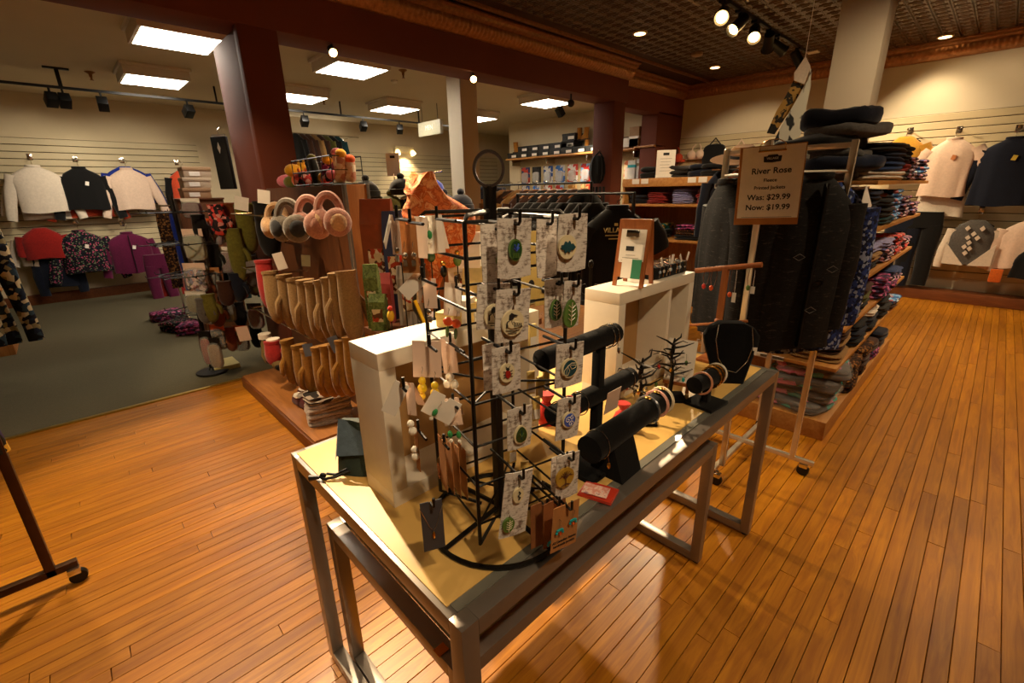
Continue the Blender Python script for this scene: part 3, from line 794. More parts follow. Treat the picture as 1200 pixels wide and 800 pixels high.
def ear_card(q, w, h, d, label, mat, ears, yaw=0.0, tilt=0.0, axis='x', hook=True, text=None, fold=False, roll=0.0):
    P = sp_plane(*q, d, axis); k = (P-CAM).dot(CF)/FPX; W, Hh = w*k, h*k
    base = SPR+pi/2 if axis == 'x' else SPR
    t = thing('earring_card', label, 'earring card', P, base+radians(yaw), 'earring cards on the wire spinner', radians(roll), radians(tilt))
    b = B(); b.plate_xz([(-W/2, -Hh), (W/2, -Hh), (W/2, .006), (.004, .006), (.002, -.004), (-.002, -.004), (-.004, .006), (-W/2, .006)], -.0005, .0005)
    if fold: b.add([(-W/2, 0, .006), (W/2, 0, .006), (W/2, .035, -Hh*.95), (-W/2, .035, -Hh*.95)], [(0, 1, 2, 3)])
    b.obj('card', mat, t, False)
    for dx, dy, st in ears: earring(t, dx*k, -dy*k, st, k)
    if text:
        for i, s in enumerate(text):
            text_mesh(s, .0075, M_ink, t, Matrix.Translation((0, -.0012, -Hh*.78-.009*i)) @ Matrix.Rotation(pi/2, 4, 'X'))
    if hook: hook_to(P, axis)
    return t
ear_card((636, 590), 34, 58, D1-.03, 'blank brown kraft card behind the turquoise earring card', M_kraftd, [], 0)
ear_card((650, 588), 34, 60, D1, 'brown kraft card with a blue stone, right behind the turquoise earrings', M_kraftd, [(-8, 45, 'teal')], 4)
ear_card((664, 593), 40, 58, D1+.035, 'front kraft card with turquoise bead earrings and handwriting', M_kraft, [(-11, 20, 'teal'), (9, 14, 'teal')], 3, 4, text=('All Canadian Stones', 'handmade jewelry'))
# left side of the spinner: hooks reach out along the table
L0 = .03
ear_card((457, 258), 10, 44, L0, 'pale blank price flap sticking out at the top hook of the spinner', M_paper, [], 60, 55, 'x', False)
ear_card((462, 256), 14, 42, L0, 'narrow beige card with silver drop earrings on the top left hook', M_pink, [(2, 28, 'silver')], -60, 0, 'x')
ear_card((477, 260), 22, 60, L0, 'tan card with two silver earrings on the top hook', M_kraft, [(-5, 30, 'silver'), (6, 30, 'silver')], -45, 0, 'x')
ear_card((493, 258), 16, 44, L0-.02, 'white folded card on the top hook between the tan card and the tree print', M_paper, [], -40, 4, 'x', False, fold=True)
ear_card((508, 256), 20, 40, L0-.02, 'white folded card printed with a green tree', M_paper, [(-6, 10, 'greenb')], -35, -3, 'x', True, fold=True)
ear_card((492, 326), 18, 30, L0, 'tilted white tag on the second row hook', M_paper, [], -40, 48, 'x')
ear_card((503, 330), 16, 32, L0, 'small pink card with crystal earrings on the second row hook', M_pink, [(-2, 28, 'silver')], -40, 0, 'x', False)
ear_card((531, 335), 20, 36, L0-.03, 'white folded card with orange flower earrings', M_paper, [(-4, 34, 'orange'), (6, 36, 'orange')], -30, 6, 'x', True, fold=True)
ear_card((500, 403), 34, 42, L0+.03, 'pale card with two yellow bead earrings', M_pink, [(-6, 36, 'yellow'), (9, 42, 'yellow')], -30, 3, 'x')
ear_card((524, 400), 18, 40, L0, 'pale slim card with white shell earrings', M_pink, [(-2, 36, 'white')], -35, -4, 'x')
ear_card((470, 452), 18, 40, L0+.05, 'small white tag with green print, tilted, beside pearl earrings', M_paper, [], -30, 28, 'x')
ear_card((480, 452), 12, 38, L0+.05, 'narrow pink folded card with pearl drop earrings', M_pink, [(-1, 40, 'pearl')], -50, 0, 'x', False, fold=True)
ear_card((523, 468), 38, 28, L0+.06, 'large white tag tilted across the hook with a green drawing', M_paper, [(-4, 12, 'greenb')], -30, 32, 'x', False)
ear_card((527, 470), 22, 32, L0+.04, 'pink folded card behind the large tilted tag', M_pink, [(-6, 34, 'greenb'), (4, 36, 'greenb')], -30, -6, 'x', True, fold=True)
for i, x in enumerate((517, 525, 533, 541)):
    ear_card((x, 516+i*3), 24, 64, L0+.04-i*.022, ('copper hoop earring card first in the kraft row on the lower hook', 'copper hoop earring card second in the kraft row on the lower hook', 'copper hoop earring card third in the kraft row on the lower hook', 'copper hoop earring card last in the kraft row on the lower hook')[i], M_kraft, [(-7, 32, 'hoop')], -94, 0, 'x', i == 0)
ear_card((487, 500), 10, 60, L0+.02, 'narrow copper toned card on the lower left hook', M_kraft, [(0, 22, 'pearl')], -85, 2, 'x')
nk = ear_card((505, 590), 26, 66, L0+.08, 'dark slate card with a thin gold pendant necklace', plain('slate_card', '#3a3c44', .5, coat=.3), [], -10, 0, 'x')
B().tube([(-.022, -.003, -.004), (-.006, -.004, -.05), (0, -.004, -.058), (.006, -.004, -.05), (.022, -.003, -.002)], .0006, 4).obj('chain', M_silver, nk)
B().ell((0, -.005, -.068), .003, .002, .009, 8, 5).obj('pendant', M_gold, nk)
# ================================================================ OTHER DISPLAYS ON THE JEWELLERY TABLE
def bracelet(loc, r, tube_r, mat, label, axis='y', tilt=0.0, clasp=None, charm=None, rz=0.0):
    t = thing('bracelet', label, 'bracelet', loc, rz, 'bracelets on the velvet bars', 0, 0)
    pts = [(r*cos(2*pi*i/24), tilt*r*sin(2*pi*i/24), r*sin(2*pi*i/24)) for i in range(24)]
    B().tube(pts, tube_r, 5, True).obj('band', mat, t)
    if clasp: B().ell((0, 0, r), .011, .008, .004, 10, 6).obj('face', clasp, t)
    if charm: B().tube([(r*.9, 0, -r*.5), (r*1.0, 0, -r*.9)], .001, 4).ell((r*1.0, 0, -r*1.15), .005, .004, .010, 8, 5).obj('charm', charm, t)
    return t
# tall double bar
tb = thing('bracelet_stand', 'tall black velvet bracelet stand with two rolls', 'jewellery stand', (-.655, .945, ZT2))
e1, e2 = at_x(722, 389, -.655), at_x(740, 440, -.655)
B().box(-.06, .06, -.09, .09, 0, .014, .003).obj('base', M_vel, tb)
B().box(-.013, .013, -.013, .013, .01, e1.z-ZT2, .003).obj('post', M_vel, tb)
z1_, z2_ = e1.z-ZT2, e2.z-ZT2
for z, ya, yb in ((z2_, -.19, e2.y-.945), (z1_, -.23, e1.y-.945)):
    b = B(); b.tube([(0, ya, z), (0, ya+.004, z), (0, yb-.004, z), (0, yb, z)], [.02, .0265, .0265, .02], 16); b.obj('roll', M_vel, tb)
nt1 = B(Matrix.Translation((.03, .03, z2_-.02)) @ Matrix.Rotation(radians(8), 4, 'Y')).box(0, .001, -.032, .032, -.036, .032).obj('paper_note', M_pink, tb)
for y, z, m, l, c in ((e1.y-.03, z1_, M_silver, 'silver chain bracelet at the end of the top roll', M_silver), (e1.y-.05, z1_, M_silver, 'second thin silver bracelet on the top roll', None),
                   (e2.y-.03, z2_, M_silver, 'silver bracelet with drop at the end of the middle roll', M_silver), (.83, z2_, plain('red_cord', '#c0301c', .6), 'red cord bracelet on the middle roll', None),
                   (.81, z2_, plain('red_cord', '#c0301c', .6), 'second red cord bracelet on the middle roll', None), (.865, z2_, M_silver, 'silver link bracelet beside the red cords', None), (.785, z2_, M_black, 'black cord bracelet beside the red cords', None)):
    bracelet((-.655, y, ZT2+z-.002), .0305, .0016, m, l, tilt=.15, charm=c)
# low bolster with triangular foot
bo = thing('bracelet_bolster', 'low black velvet bracelet bolster on a wedge foot', 'jewellery stand', (-.60, .965, ZT2), radians(2))
B().plate_xz([(-.05, 0), (.055, 0), (.02, .11), (-.02, .11)], -.05, .05).obj('wedge_foot', M_vel, bo)
b = B(); b.tube([(0, -.135, .12), (0, -.13, .12), (0, .27, .12), (0, .275, .12)], [.026, .037, .033, .024], 18); b.obj('bolster', M_vel, bo)
for y, m, l, c in ((.87, M_silver, 'fine silver necklace looped over the bolster', M_gold), (1.135, plain('steel_watch_band', '#b9bcc2', .25, .9), 'steel cuff with a gold knot on the bolster', None),
                (1.19, plain('pink_watch_strap', '#d49a88', .5), 'pink strap watch on the bolster', None), (1.225, plain('cream_watch_strap', '#d8c8a8', .5), 'cream strap watch at the end of the bolster', None)):
    wide = 'watch' in l or 'cuff' in l
    t = bracelet((-.60-.035*(y-.965), y, ZT2+.12), .039, .0045 if wide else .0014, m, l, tilt=.12, clasp=(M_gold if wide else None), charm=c)
# small watch bar
wb_ = at_z(825, 474, ZT2)
wt = thing('watch_stand', 'small black watch stand with a single roll and square base', 'jewellery stand', (wb_.x, wb_.y+.01, ZT2), radians(-5))
B().box(-.055, .055, -.06, .06, 0, .012, .004).obj('base', M_vel, wt)
B().box(-.012, .012, -.012, .012, .01, .09, .003).obj('stem', M_vel, wt)
b = B(); b.tube([(0, -.10, .10), (0, -.095, .10), (0, .085, .10), (0, .09, .10)], [.02, .03, .03, .02], 16); b.obj('roll', M_vel, wt)
for dy, m, l in ((-.055, plain('rose_strap', '#c98a68', .4), 'rose coloured bangle on the small watch stand'), (.02, M_gold, 'gold chain bracelet on the small watch stand'), (.045, M_gold, 'twisted gold bangle on the small watch stand'), (.065, M_pearl, 'pearl bracelet on the small watch stand')):
    bracelet((wb_.x, wb_.y+.01+dy, ZT2+.098), .036, .004, m, l, tilt=.3)
# necklace bust
bb = at_z(855, 448, ZT2)
bu = thing('necklace_bust', 'black velvet necklace bust with a fine silver chain', 'necklace bust', (bb.x-.02, bb.y+.02, ZT2), radians(38))
outl = [(-.055, 0), (.055, 0), (.075, .07), (.10, .15), (.105, .185), (.085, .215), (.045, .235), (-.045, .235), (-.085, .215), (-.105, .185), (-.10, .15), (-.075, .07)]
rings = []
for i, (s, y) in enumerate(((.9, -.02), (1.0, -.012), (1.0, .012), (.94, .03))): rings.append([(x*s, y+.05*(z/.235)-.02, z) for x, z in outl])
B().loft(rings).obj('bust', M_vel, bu); B().box(-.05, .05, -.03, .06, 0, .008, .003).obj('easel_foot', M_vel, bu)
nb = thing('chain_necklace', 'fine silver chain with a small tag on the black bust', 'necklace', (bb.x-.02, bb.y+.02, ZT2), radians(38))
B().tube([(x, -.036+.05*z/.235-.006, z) for x, z in ((-.055, .23), (-.062, .17), (-.05, .10), (-.02, .055), (.02, .045), (.06, .09), (.078, .15), (.07, .22))], .0014, 5).obj('chain', M_silver, nb)
B().box(.078, .094, -.012, -.010, .115, .145).obj('price_tag', M_paper, nb)
# wooden T stand behind the bust
ws = thing('necklace_stand', 'orange wood necklace stand with two cross bars behind the black bust', 'jewellery stand', (-.75, 1.99, ZT2))
def wst(x, y): p = at_y(x, y, 1.99); return (p.x+.75, p.y-1.99, p.z-ZT2)
a0, a1, m0, m1, c0, c1 = wst(815, 317), wst(893, 310), wst(851, 314), wst(842, 376), wst(806, 381), wst(876, 376)
B().tube([a0, a1], .011, 10).obj('top_bar', M_wood, ws); B().bar(m0, (m1[0], m1[1], 0), .022).obj('post', M_wood, ws)
B().tube([c0, c1], .006, 8).obj('lower_bar', M_wood, ws); B().ell(m1, .018, .018, .018, 10, 6).obj('joint', M_wood, ws)
B().box(m1[0]-.06, m1[0]+.06, -.05, .05, 0, .012, .002).obj('base', M_wood, ws)
for px_, l, m, ln in ((829, 'red beaded necklace on the wooden stand', M_redc, 20), (838, 'orange stone necklace on the wooden stand', M_orange, 22), (861, 'amber pendant necklace beside the post of the wooden stand', M_orange, 30), (882, 'green glass bead loop on the wooden stand', M_green, 22)):
    q0 = at_y(px_, 316, 1.985); q1 = at_y(px_+1, 316+ln, 1.975)
    t = thing('necklace', l, 'necklace', q0, 0, 'necklaces on the wooden stand')
    L = q0.z-q1.z
    b = B(); b.tube([(-.008, 0, .012), (-.014, 0, -L*.5), (-.004, -.008, -L), (.010, -.008, -L*.8), (.012, 0, -L*.3), (.006, 0, .012), (0, .012, .014)], .0016, 5, True); b.obj('cord', M_brown, t)
    B().ell((-.004, -.01, -L), .009, .007, .012, 8, 6).obj('stone', m, t)
    if px_ > 850: B().tube([(.012, -.006, 0), (.014, -.008, -L*.9)], .0007, 4).box(.006, .022, -.009, -.008, -L*1.3, -L*.9).obj('price_tag', M_paper, t)
# A-frame sign on the second riser
ap = at_z(738, 334, 1.262)
af = thing('a_frame_sign', 'small wooden A-frame sign with clipped papers on the white riser', 'sign', (ap.x+.0, ap.y+.02, 1.262), face_yaw(ap)-radians(22))
W, Hh = .058, .235
def legs(s):
    b = B(); y0, y1 = s*.05, s*.006
    def board(x0, x1, t0, t1):
        f = lambda t: y0+(y1-y0)*t
        b.loft([[(x0, f(t0)-.005, Hh*t0), (x1, f(t0)-.005, Hh*t0), (x1, f(t0)+.005, Hh*t0), (x0, f(t0)+.005, Hh*t0)], [(x0, f(t1)-.005, Hh*t1), (x1, f(t1)-.005, Hh*t1), (x1, f(t1)+.005, Hh*t1), (x0, f(t1)+.005, Hh*t1)]])
    board(-W, -W+.014, 0, 1); board(W-.014, W, 0, 1); board(-W+.014, W-.014, .14, 1)
    return b.obj('front_board' if s < 0 else 'back_board', M_wood, af)
legs(-1); legs(1)
Mt = Matrix.Translation((0, -.0575, 0)) @ Matrix.Rotation(math.atan2(.044, Hh), 4, 'X').inverted()
def on_board(b_=None, z=0): return Matrix.Translation((0, -.0565+.044*z/Hh, z)) @ Matrix.Rotation(-math.atan2(.044, Hh), 4, 'X')
B(on_board(z=.15)).box(-.045, .048, -.001, .001, -.06, .052).obj('upper_sheet', M_paper, af, False)
B(on_board(z=.12)).box(-.042, .042, -.003, -.0018, -.035, .03).obj('notice', M_paper, af, False)
B(on_board(z=.115)).box(-.020, .010, -.0038, -.0032, .012, .028).obj('badge', M_ink, af, False)
for i, w in enumerate((.018, .03, .034)): B(on_board(z=.115)).box(-w, w, -.0036, -.0032, -.004-.010*i, -.0025-.010*i).obj('print_line', plain('grey_print', '#8c8478', .7), af, False)
B(on_board(z=.07)).box(-.028, .010, -.0045, -.0034, -.04, .028).obj('small_card', M_paper, af, False)
B(on_board(z=.07)).box(.010, .045, -.0045, -.0034, -.04, .028).obj('green_card', plain('green_card', '#2f7a58', .5), af, False)
B(on_board(z=.19)).box(-.022, .026, -.012, -.003, -.018, .008, .003).obj('bulldog_clip', M_chrome, af)
# bracelets row sign: black board of bracelets behind the A-frame
bx = thing('bracelet_tray', 'black padded tray of tangled charm bracelets on the white riser', 'jewellery tray', (-.915, 1.72, 1.262), radians(0))
B().box(-.05, .05, -.12, .14, 0, .05, .012).obj('pad', M_vel, bx)
R = rnd(5)
for i in range(9):
    y = -.10+.026*i; m = (M_silver, M_gold, M_silver, M_cop, M_silver, M_gold, M_silver, M_silver, M_gold)[i]
    t = thing('charm_bracelet', ('silver', 'gold', 'silver', 'copper', 'silver', 'gold', 'silver', 'silver', 'gold')[i]+(' chain', ' charm', ' link')[i % 3]+' bracelet with a '+('pale blue', 'pearl', 'silver')[i % 3]+' bead over the black tray'+(' and a paper tag' if i % 2 == 0 else ''), 'bracelet', (-.915, 1.72+y, 1.262), R.uniform(-.3, .3), 'charm bracelets on the black tray')
    B().tube([(.052, 0, .008), (.054, 0, .045), (.03, .004, .056), (-.03, -.004, .056), (-.054, 0, .045)], .0018, 5).obj('chain', m, t)
    B().ell((.055, -.002, .03), .005, .006, .007, 7, 5).obj('charm', (plain('pale_blue_bead', '#9fb3c8', .3), M_pearl, M_silver)[i % 3], t)
    if i % 2 == 0: B(Matrix.Translation((.06, 0, .055)) @ Matrix.Rotation(R.uniform(-.8, .8), 4, 'X')).box(-.001, .001, -.006, .006, 0, .035).obj('price_tag', M_paper, t, False)
# easel with paper beside the trees
ep = at_z(792, 458, ZT2)
es = thing('paper_easel', 'brown wooden easel holding a white care notice by the jewellery trees', 'easel', (ep.x, ep.y, ZT2), face_yaw(ep)-radians(10))
for s in (-1, 1): B().bar((s*.04, 0, 0), (s*.035, .045, .17), .012).obj('leg', M_wood, es)
B().bar((0, .10, 0), (0, .045, .16), .010).obj('rear_leg', M_wood, es)
B().bar((-.05, -.006, .035), (.05, -.006, .035), .012).obj('ledge', M_wood, es)
B(Matrix.Translation((0, -.004, .04)) @ Matrix.Rotation(-.26, 4, 'X')).box(-.05, .055, 0, .002, 0, .165).obj('notice', M_paper, es, False)
for i in range(5): B(Matrix.Translation((0, -.004, .04)) @ Matrix.Rotation(-.26, 4, 'X')).box(-.032, .03-.008*(i % 2), -.0008, 0, .02+.012*i, .0225+.012*i).obj('print_line', _mats['grey_print'], es, False)
# branch trees
def tree(q, h, label, seed):
    p = at_z(*q, ZT2); R = rnd(seed)
    t = thing('jewellery_tree', label, 'jewellery tree', (p.x, p.y, ZT2), R.uniform(0, 3), 'black branch trees')
    B().box(-.055, .055, -.045, .045, 0, .010, .003).obj('base', M_vel, t)
    B().tube([(0, 0, .01), (.004, 0, h*.4), (-.006, .004, h*.75), (0, 0, h)], [.008, .007, .006, .003], 6).obj('trunk', M_wire, t)
    for i in range(17):
        a = i*2.4; z = h*(.40+.58*i/17); l = R.uniform(.04, .085)
        pts = [(0, 0, z), (l*.5*cos(a), l*.5*sin(a), z+.01), (l*cos(a+.3), l*sin(a+.3), z+R.uniform(.01, .035))]
        br = B().tube(pts, [.0045, .0035, .0015], 5).obj('branch', M_wire, t)
        if i % 3 == 0: B().tube([pts[2], (l*1.1*cos(a+.5), l*1.1*sin(a+.5), pts[2][2]-.005)], [.002, .001], 5).obj('twig', M_wire, br)
    for i in range(7):
        a = i*1.7; l = .045; z = h*(.5+.06*i)
        m = (M_teal, M_silver, M_redc, M_gold, M_green, M_silver, M_pearl)[i]
        e = thing('hanging_earring', ('turquoise', 'round silver', 'red', 'gold', 'green', 'long silver', 'pearl')[i]+' earring dangling from the '+('tree beside the velvet rolls' if seed == 3 else 'tree by the paper easel'), 'earring', (p.x+l*cos(a), p.y+l*sin(a), ZT2+z), a, 'earrings on the branch trees')
        B().tube([(0, 0, .004), (.002, 0, -.02)], .0007, 4).obj('ear_wire', M_silver, e); B().ell((.002, 0, -.03), .006, .006, .010, 8, 5).obj('bead', m, e)
tree((748, 492), .225, 'black branch jewellery tree beside the velvet rolls', 3)
tree((784, 466), .235, 'black branch jewellery tree in front of the paper easel', 8)
# red items and small boxes
rp = at_z(700, 578, ZT2)
po = thing('gift_sachet', 'red organza sachet with a pink photo card lying on the table', 'sachet', (rp.x, rp.y, ZT2), radians(20))
B().loft([[(x*s, y*s, z) for x, y in ((-.045, -.03), (.045, -.035), (.05, .03), (-.04, .035))] for s, z in ((.98, 0), (1, .003), (.96, .008), (.6, .013))]).obj('sachet', plain('red_film', '#c23a26', .25, coat=.3), po)
B().box(-.035, .03, -.028, .015, .0125, .0140).obj('photo_card', printed('pink_photo_card', ['#e0a898', '#d98a7a', '#f0cfc0', '#a86a78'], 60, .4, kind='noise'), po, False)
for q, l, s in (((729, 476), 'crumpled red organza pouch standing behind the velvet bolster', 1.0), ((640, 470), 'pink red organza pouch standing behind the spinner cards', 1.2)):
    p = at_z(q[0], q[1]+25, ZT2)
    t = thing('organza_pouch', l, 'pouch', (p.x, p.y, ZT2), .4)
    rr = rnd(q[0]); rings = []
    for z, r in ((0, .028), (.02, .034), (.05, .026), (.065, .010), (.075, .016), (.09, .026)):
        rings.append([(r*s*(1+.2*sin(5*a*.2618+z*40))*cos(a*.2618*2), r*s*.7*(1+.15*cos(a*1.3+z*90))*sin(a*.2618*2), z*s) for a in range(12)])
    B().loft(rings).obj('pouch', M_redc, t); B().tube([(.012*s*cos(i*.6), .009*s*sin(i*.6), .065*s) for i in range(11)], .0015, 4).obj('ribbon', M_redc, t)
R = rnd(21)
for i, q in enumerate(((622, 318), (636, 325), (672, 342), (630, 275), (622, 440), (632, 446), (640, 436), (624, 385), (600, 520), (628, 470), (615, 545), (630, 555))):
    back = i < 4
    p = at_z(q[0], q[1]+(0), ZT2+ (.30 if back else .05)) if not back else sp_plane(*q, -.13)
    if back:
        t = thing('wooden_earring_card', 'pale wood jewellery card hanging on the back of the spinner', 'earring card', p, SPR+pi/2+R.uniform(-.3, .3), 'pale wood cards on the far side of the spinner')
        B().box(-.025, .025, -.0015, .0015, -.07, .01, .001).obj('card', M_yel, t); B().ell((0, -.004, -.03), .008, .002, .010, 10, 6).obj('motif', M_ink, t)
        B().tube([(0, 0, .004), (0, 0, .012), (-.01, .03, .02)], .002, 5).obj('hook', M_wire, t)
    else:
        pp = sp_plane(q[0], q[1], -.10 if i < 8 else -.02)
        t = thing('wooden_peg_card', 'pale wooden clip card on an inner wire of the spinner', 'earring card', pp, SPR+pi/2+R.uniform(-.4, .4), 'pale clip cards inside the spinner')
        B().box(-.010, .010, -.004, .004, -.05, .012, .001).obj('card', M_yel, t); B().box(-.009, .009, -.0048, -.004, -.045, -.02).obj('print', M_paper, t, False)
for i, (q, m) in enumerate((((549, 350), M_yel), ((556, 392), M_paper), ((528, 372), M_yel), ((537, 336), M_paper))):
    p = at_x(*q, -.96); 
    t = thing('ring_box', ('small pale wood box on the white riser behind the spinner', 'flat white jewellery box on the white riser', 'small square wood box at the front of the white riser', 'upright white jewellery box on the white riser')[i], 'jewellery box', (-.955, p.y, 1.262), radians(8*i))
    h = (.055, .03, .04, .07)[i]
    B().box(-.03, .03, -.03, .03, 0, h*.6, .003).obj('base', m, t); B().box(-.031, .031, -.031, .031, h*.6, h, .003).obj('lid', m, t)
# dark folded pouch with drawstring, front left
dp = at_z(412, 556, ZT2)
pc = thing('drawstring_pouch', 'dark green folded fabric pouch with a black toggle cord', 'pouch', (dp.x-.02, dp.y+.05, ZT2), radians(35))
M_pch = fabric('dark_green_cloth', '#26322c', .2, 50, .7)
rings = []
for t_, z in ((0, .0), (.3, .045), (.7, .10), (1, .135)):
    w = .055+.012*t_; y = -.05+.055*t_
    rings.append([(-w, y, z), (-w*.5, y-.012*(1-t_), z+.004), (w*.5, y-.008, z-.002), (w, y, z), (w*.9, y+.018, z), (0, y+.026, z), (-w*.9, y+.018, z)])
B().loft(rings).obj('pouch', M_pch, pc)
B().add([(-.068, .006, .14), (.06, .006, .132), (.075, -.045, .07), (-.045, -.06, .06), (-.06, -.05, .03)], [(0, 1, 2, 3), (0, 3, 4)]).obj('flap', fabric('slate_blue_lining', '#3d4c58', .2, 50, .6), pc)
B().tube([(-.02, -.055, .02), (-.045, -.075, .012), (-.075, -.07, .008), (-.09, -.085, .006), (-.07, -.09, .005), (-.04, -.08, .010), (-.01, -.06, .018)], .004, 6).obj('cord', M_black, pc)
B().ell((-.082, -.08, .009), .010, .007, .008, 8, 5).obj('toggle', M_black, pc); B().tube([(-.09, -.086, .006), (-.115, -.095, .006)], [.005, .009], 6).obj('tassel', M_black, pc)
# ================================================================ GARMENT BUILDERS
def _sgn(v, p): return math.copysign(abs(v)**p, v)
def torso(W, H, D, flare=1.0, neck=.075, seed=0, folds=3, amp=.012, N=28, low=False):
    lv = [(0, neck, D*.30), (-.02, neck+.025, D*.38), (-.06, W*.31, D*.44), (-.105, W*.42, D*.5), (-.16, W*.485, D*.55), (-.22, W*.5, D*.58), (-.30*H/.68, W*.49, D*.6), (-.55*H, W*.485*(1+flare)/2, D*.58), (-.78*H, W*.5*flare*.98, D*.56), (-H, W*.5*flare, D*.52)]
    R = rnd(seed); ph = [R.uniform(0, 6) for _ in range(4)]; rings = []
    for z, hw, hd in lv:
        t = min(1, -z/H); ring = []
        for j in range(N):
            a = 2*pi*j/N; x = hw*_sgn(cos(a), .75); y = hd*_sgn(sin(a), .85)
            y += amp*t**.7*sin(x*folds*9+ph[0]+t*1.5)*(.6+.4*sin(ph[1]+a)); x += amp*.6*t*sin(a*3+ph[2]+t*4)
            ring.append((x, y, z + (.012*t*sin(x*12+ph[3]) if t > .9 else 0)))
        rings.append(ring)
    return rings
def sleeve(W, s, L, ang, sw, seed=0, top=-.125, taper=.68, N=14, bend=.0):
    R = rnd(seed+s*7); rings = []; a = radians(ang)
    for i in range(7):
        t = i/6; x = s*(W*.42 + L*t*sin(a) + .02*sin(t*3)); z = top - L*t*cos(a); y = -bend*t*t
        r = sw*(1-(1-taper)*t)*(1+.06*sin(t*14+R.random()*3))
        rings.append([(x + r*cos(2*pi*j/N)*cos(a)*(1.0), y + r*.6*sin(2*pi*j/N), z + r*cos(2*pi*j/N)*sin(a)*s) for j in range(N)])
    return rings
def garment(name, label, cat, loc, rz, mat, W=.5, H=.66, D=.12, sl=.5, ang=8, sw=.075, seed=0, flare=1.0, sleeve_mat=None, neck=.075, group=None, collar=None, zip_=None, hem=None, tagm=None, folds=4, amp=.019, bend=0.0, taper=.68):
    t = thing(name, label, cat, loc, rz, group)
    B().loft(torso(W, H, D, flare, neck, seed, folds, amp)).obj('body', mat, t, True, 60)
    if sl:
        for s in (-1, 1): B().loft(sleeve(W, s, sl, ang, sw, seed, bend=bend, taper=taper)).obj('sleeve', sleeve_mat or mat, t, True, 60)
    if collar:
        b = B(); N = 20
        b.loft([[((neck+e)*cos(2*pi*j/N), (D*.34+e)*sin(2*pi*j/N)-.004, z+(.018*abs(cos(pi*j/N*1.0)) if False else 0)) for j in range(N)] for e, z in ((.006, -.012), (.012, .0), (.008, .020), (-.006, .022))]); b.obj('collar', collar, t)
    if zip_: B().box(-.005, .005, -D*.62-.012, -D*.5, -H*.97, -.03).obj('zip', zip_, t)
    if tagm: B(Matrix.Translation((.05, -D*.66-.012, -.20)) @ Matrix.Rotation(.25, 4, 'Y')).box(-.022, .022, -.001, .001, -.06, 0).obj('price_tag', tagm, t, False)
    return t
def pants(name, label, loc, rz, mat, W=.36, H=.95, D=.08, seed=0, group=None, cat='trousers', spread=.02):
    t = thing(name, label, cat, loc, rz, group); R = rnd(seed)
    B().loft([[(W/2*f*_sgn(cos(2*pi*j/20), .7), D/2*_sgn(sin(2*pi*j/20), .8), z) for j in range(20)] for z, f in ((0, .92), (-.04, .95), (-.05, .97), (-.22, 1.05))]).obj('waist', mat, t)
    for s in (-1, 1):
        rings = []
        for i in range(7):
            q = i/6; z = -.18-(H-.18)*q; w = W*.27*(1-.25*q)
            rings.append([(s*(W*.26+spread*q)+w*_sgn(cos(2*pi*j/14), .8)+.006*sin(q*9+j), D*.5*(1-.1*q)*sin(2*pi*j/14)+.006*sin(q*7+seed), z) for j in range(14)])
        B().loft(rings).obj('leg', mat, t, True, 60)
    return t
_fold = {}
def folded_mesh(mat, w, d, h, n=2, var=0):
    key = (mat.name, round(w, 2), round(d, 2), round(h, 3), n, var)
    if key in _fold: return _fold[key]
    b = B(); R = rnd(hash(key[1:]) % 999 + var*17)
    for i in range(n):
        c = (R.uniform(-.006, .006), R.uniform(-.008, .008), h*(i+.5)/n)
        o = len(b.v); b.ell(c, w/2*R.uniform(.97, 1), d/2*R.uniform(.97, 1), h/n*.56, 20, 6, .42)
        ph = R.uniform(0, 6)
        for k in range(o, len(b.v)):
            x, y, z = b.v[k]; b.v[k] = (x+.004*sin(y*30+ph), y+.004*sin(x*26+ph), z+h*.16*sin(x*11+ph)*cos(y*9+ph))
    me = b.mesh('folded_garment', mat, True, 70); _fold[key] = me; return me
def folded(name, label, cat, loc, rz, mat, w=.26, d=.32, h=.035, n=2, group=None, var=0):
    return tag(link(name, folded_mesh(mat, w, d, h, n, var), None, loc, (0, 0, rz)), label, cat, group)
ORD = ('bottom', 'second', 'third', 'fourth', 'fifth', 'sixth', 'seventh', 'eighth')
def stack(x, y, z, rz, mats, what, where, cat, w=.26, d=.32, h=.035, n=2, seed=0, group=None, plural=None):
    """folded garments piled one on another; each is an object of its own"""
    R = rnd(seed); N = len(mats)
    for i, m in enumerate(mats):
        pos = 'top' if i == N-1 and N > 1 else ('bottom' if i == 0 and N > 1 else (ORD[i] if N > 1 else 'single'))
        wh = what[i] if isinstance(what, (list, tuple)) else what
        lab = f'{wh}, {pos} {where}' if N > 1 else f'{wh} {where}'
        folded('folded_'+cat, lab, cat, (x+R.uniform(-.008, .008), y+R.uniform(-.008, .008), z+i*h), rz+R.uniform(-.06, .06), m, w, d, h, n, group or f'folded {cat} piles', i % 3)
M_hang = plain('black_hanger_plastic', '#0e0d0d', .35)
M_whang = wood('wood_hanger', '#8a5526', '#b5793c', 'x', 6, .4)
def hanger(label, loc, rz, mat=None, W=.40, hook=.10, group='hangers on the walls and rails', drop=0.0):
    """loc is the neck point of the garment; the hook rises above it"""
    t = thing('clothes_hanger', label, 'hanger', loc, rz, group)
    B().tube([(-W/2, 0, -.075), (-W*.3, 0, -.035), (-.02, 0, .0), (.02, 0, .0), (W*.3, 0, -.035), (W/2, 0, -.075)], .008, 6).obj('shoulder_bar', mat or M_hang, t)
    B().tube([(0, 0, 0), (0, 0, hook*.55), (.022, 0, hook*.62), (.03, 0, hook*.85), (.01, 0, hook), (-.012, 0, hook*.95)], .003, 6).obj('hook', M_chrome, t)
    return t
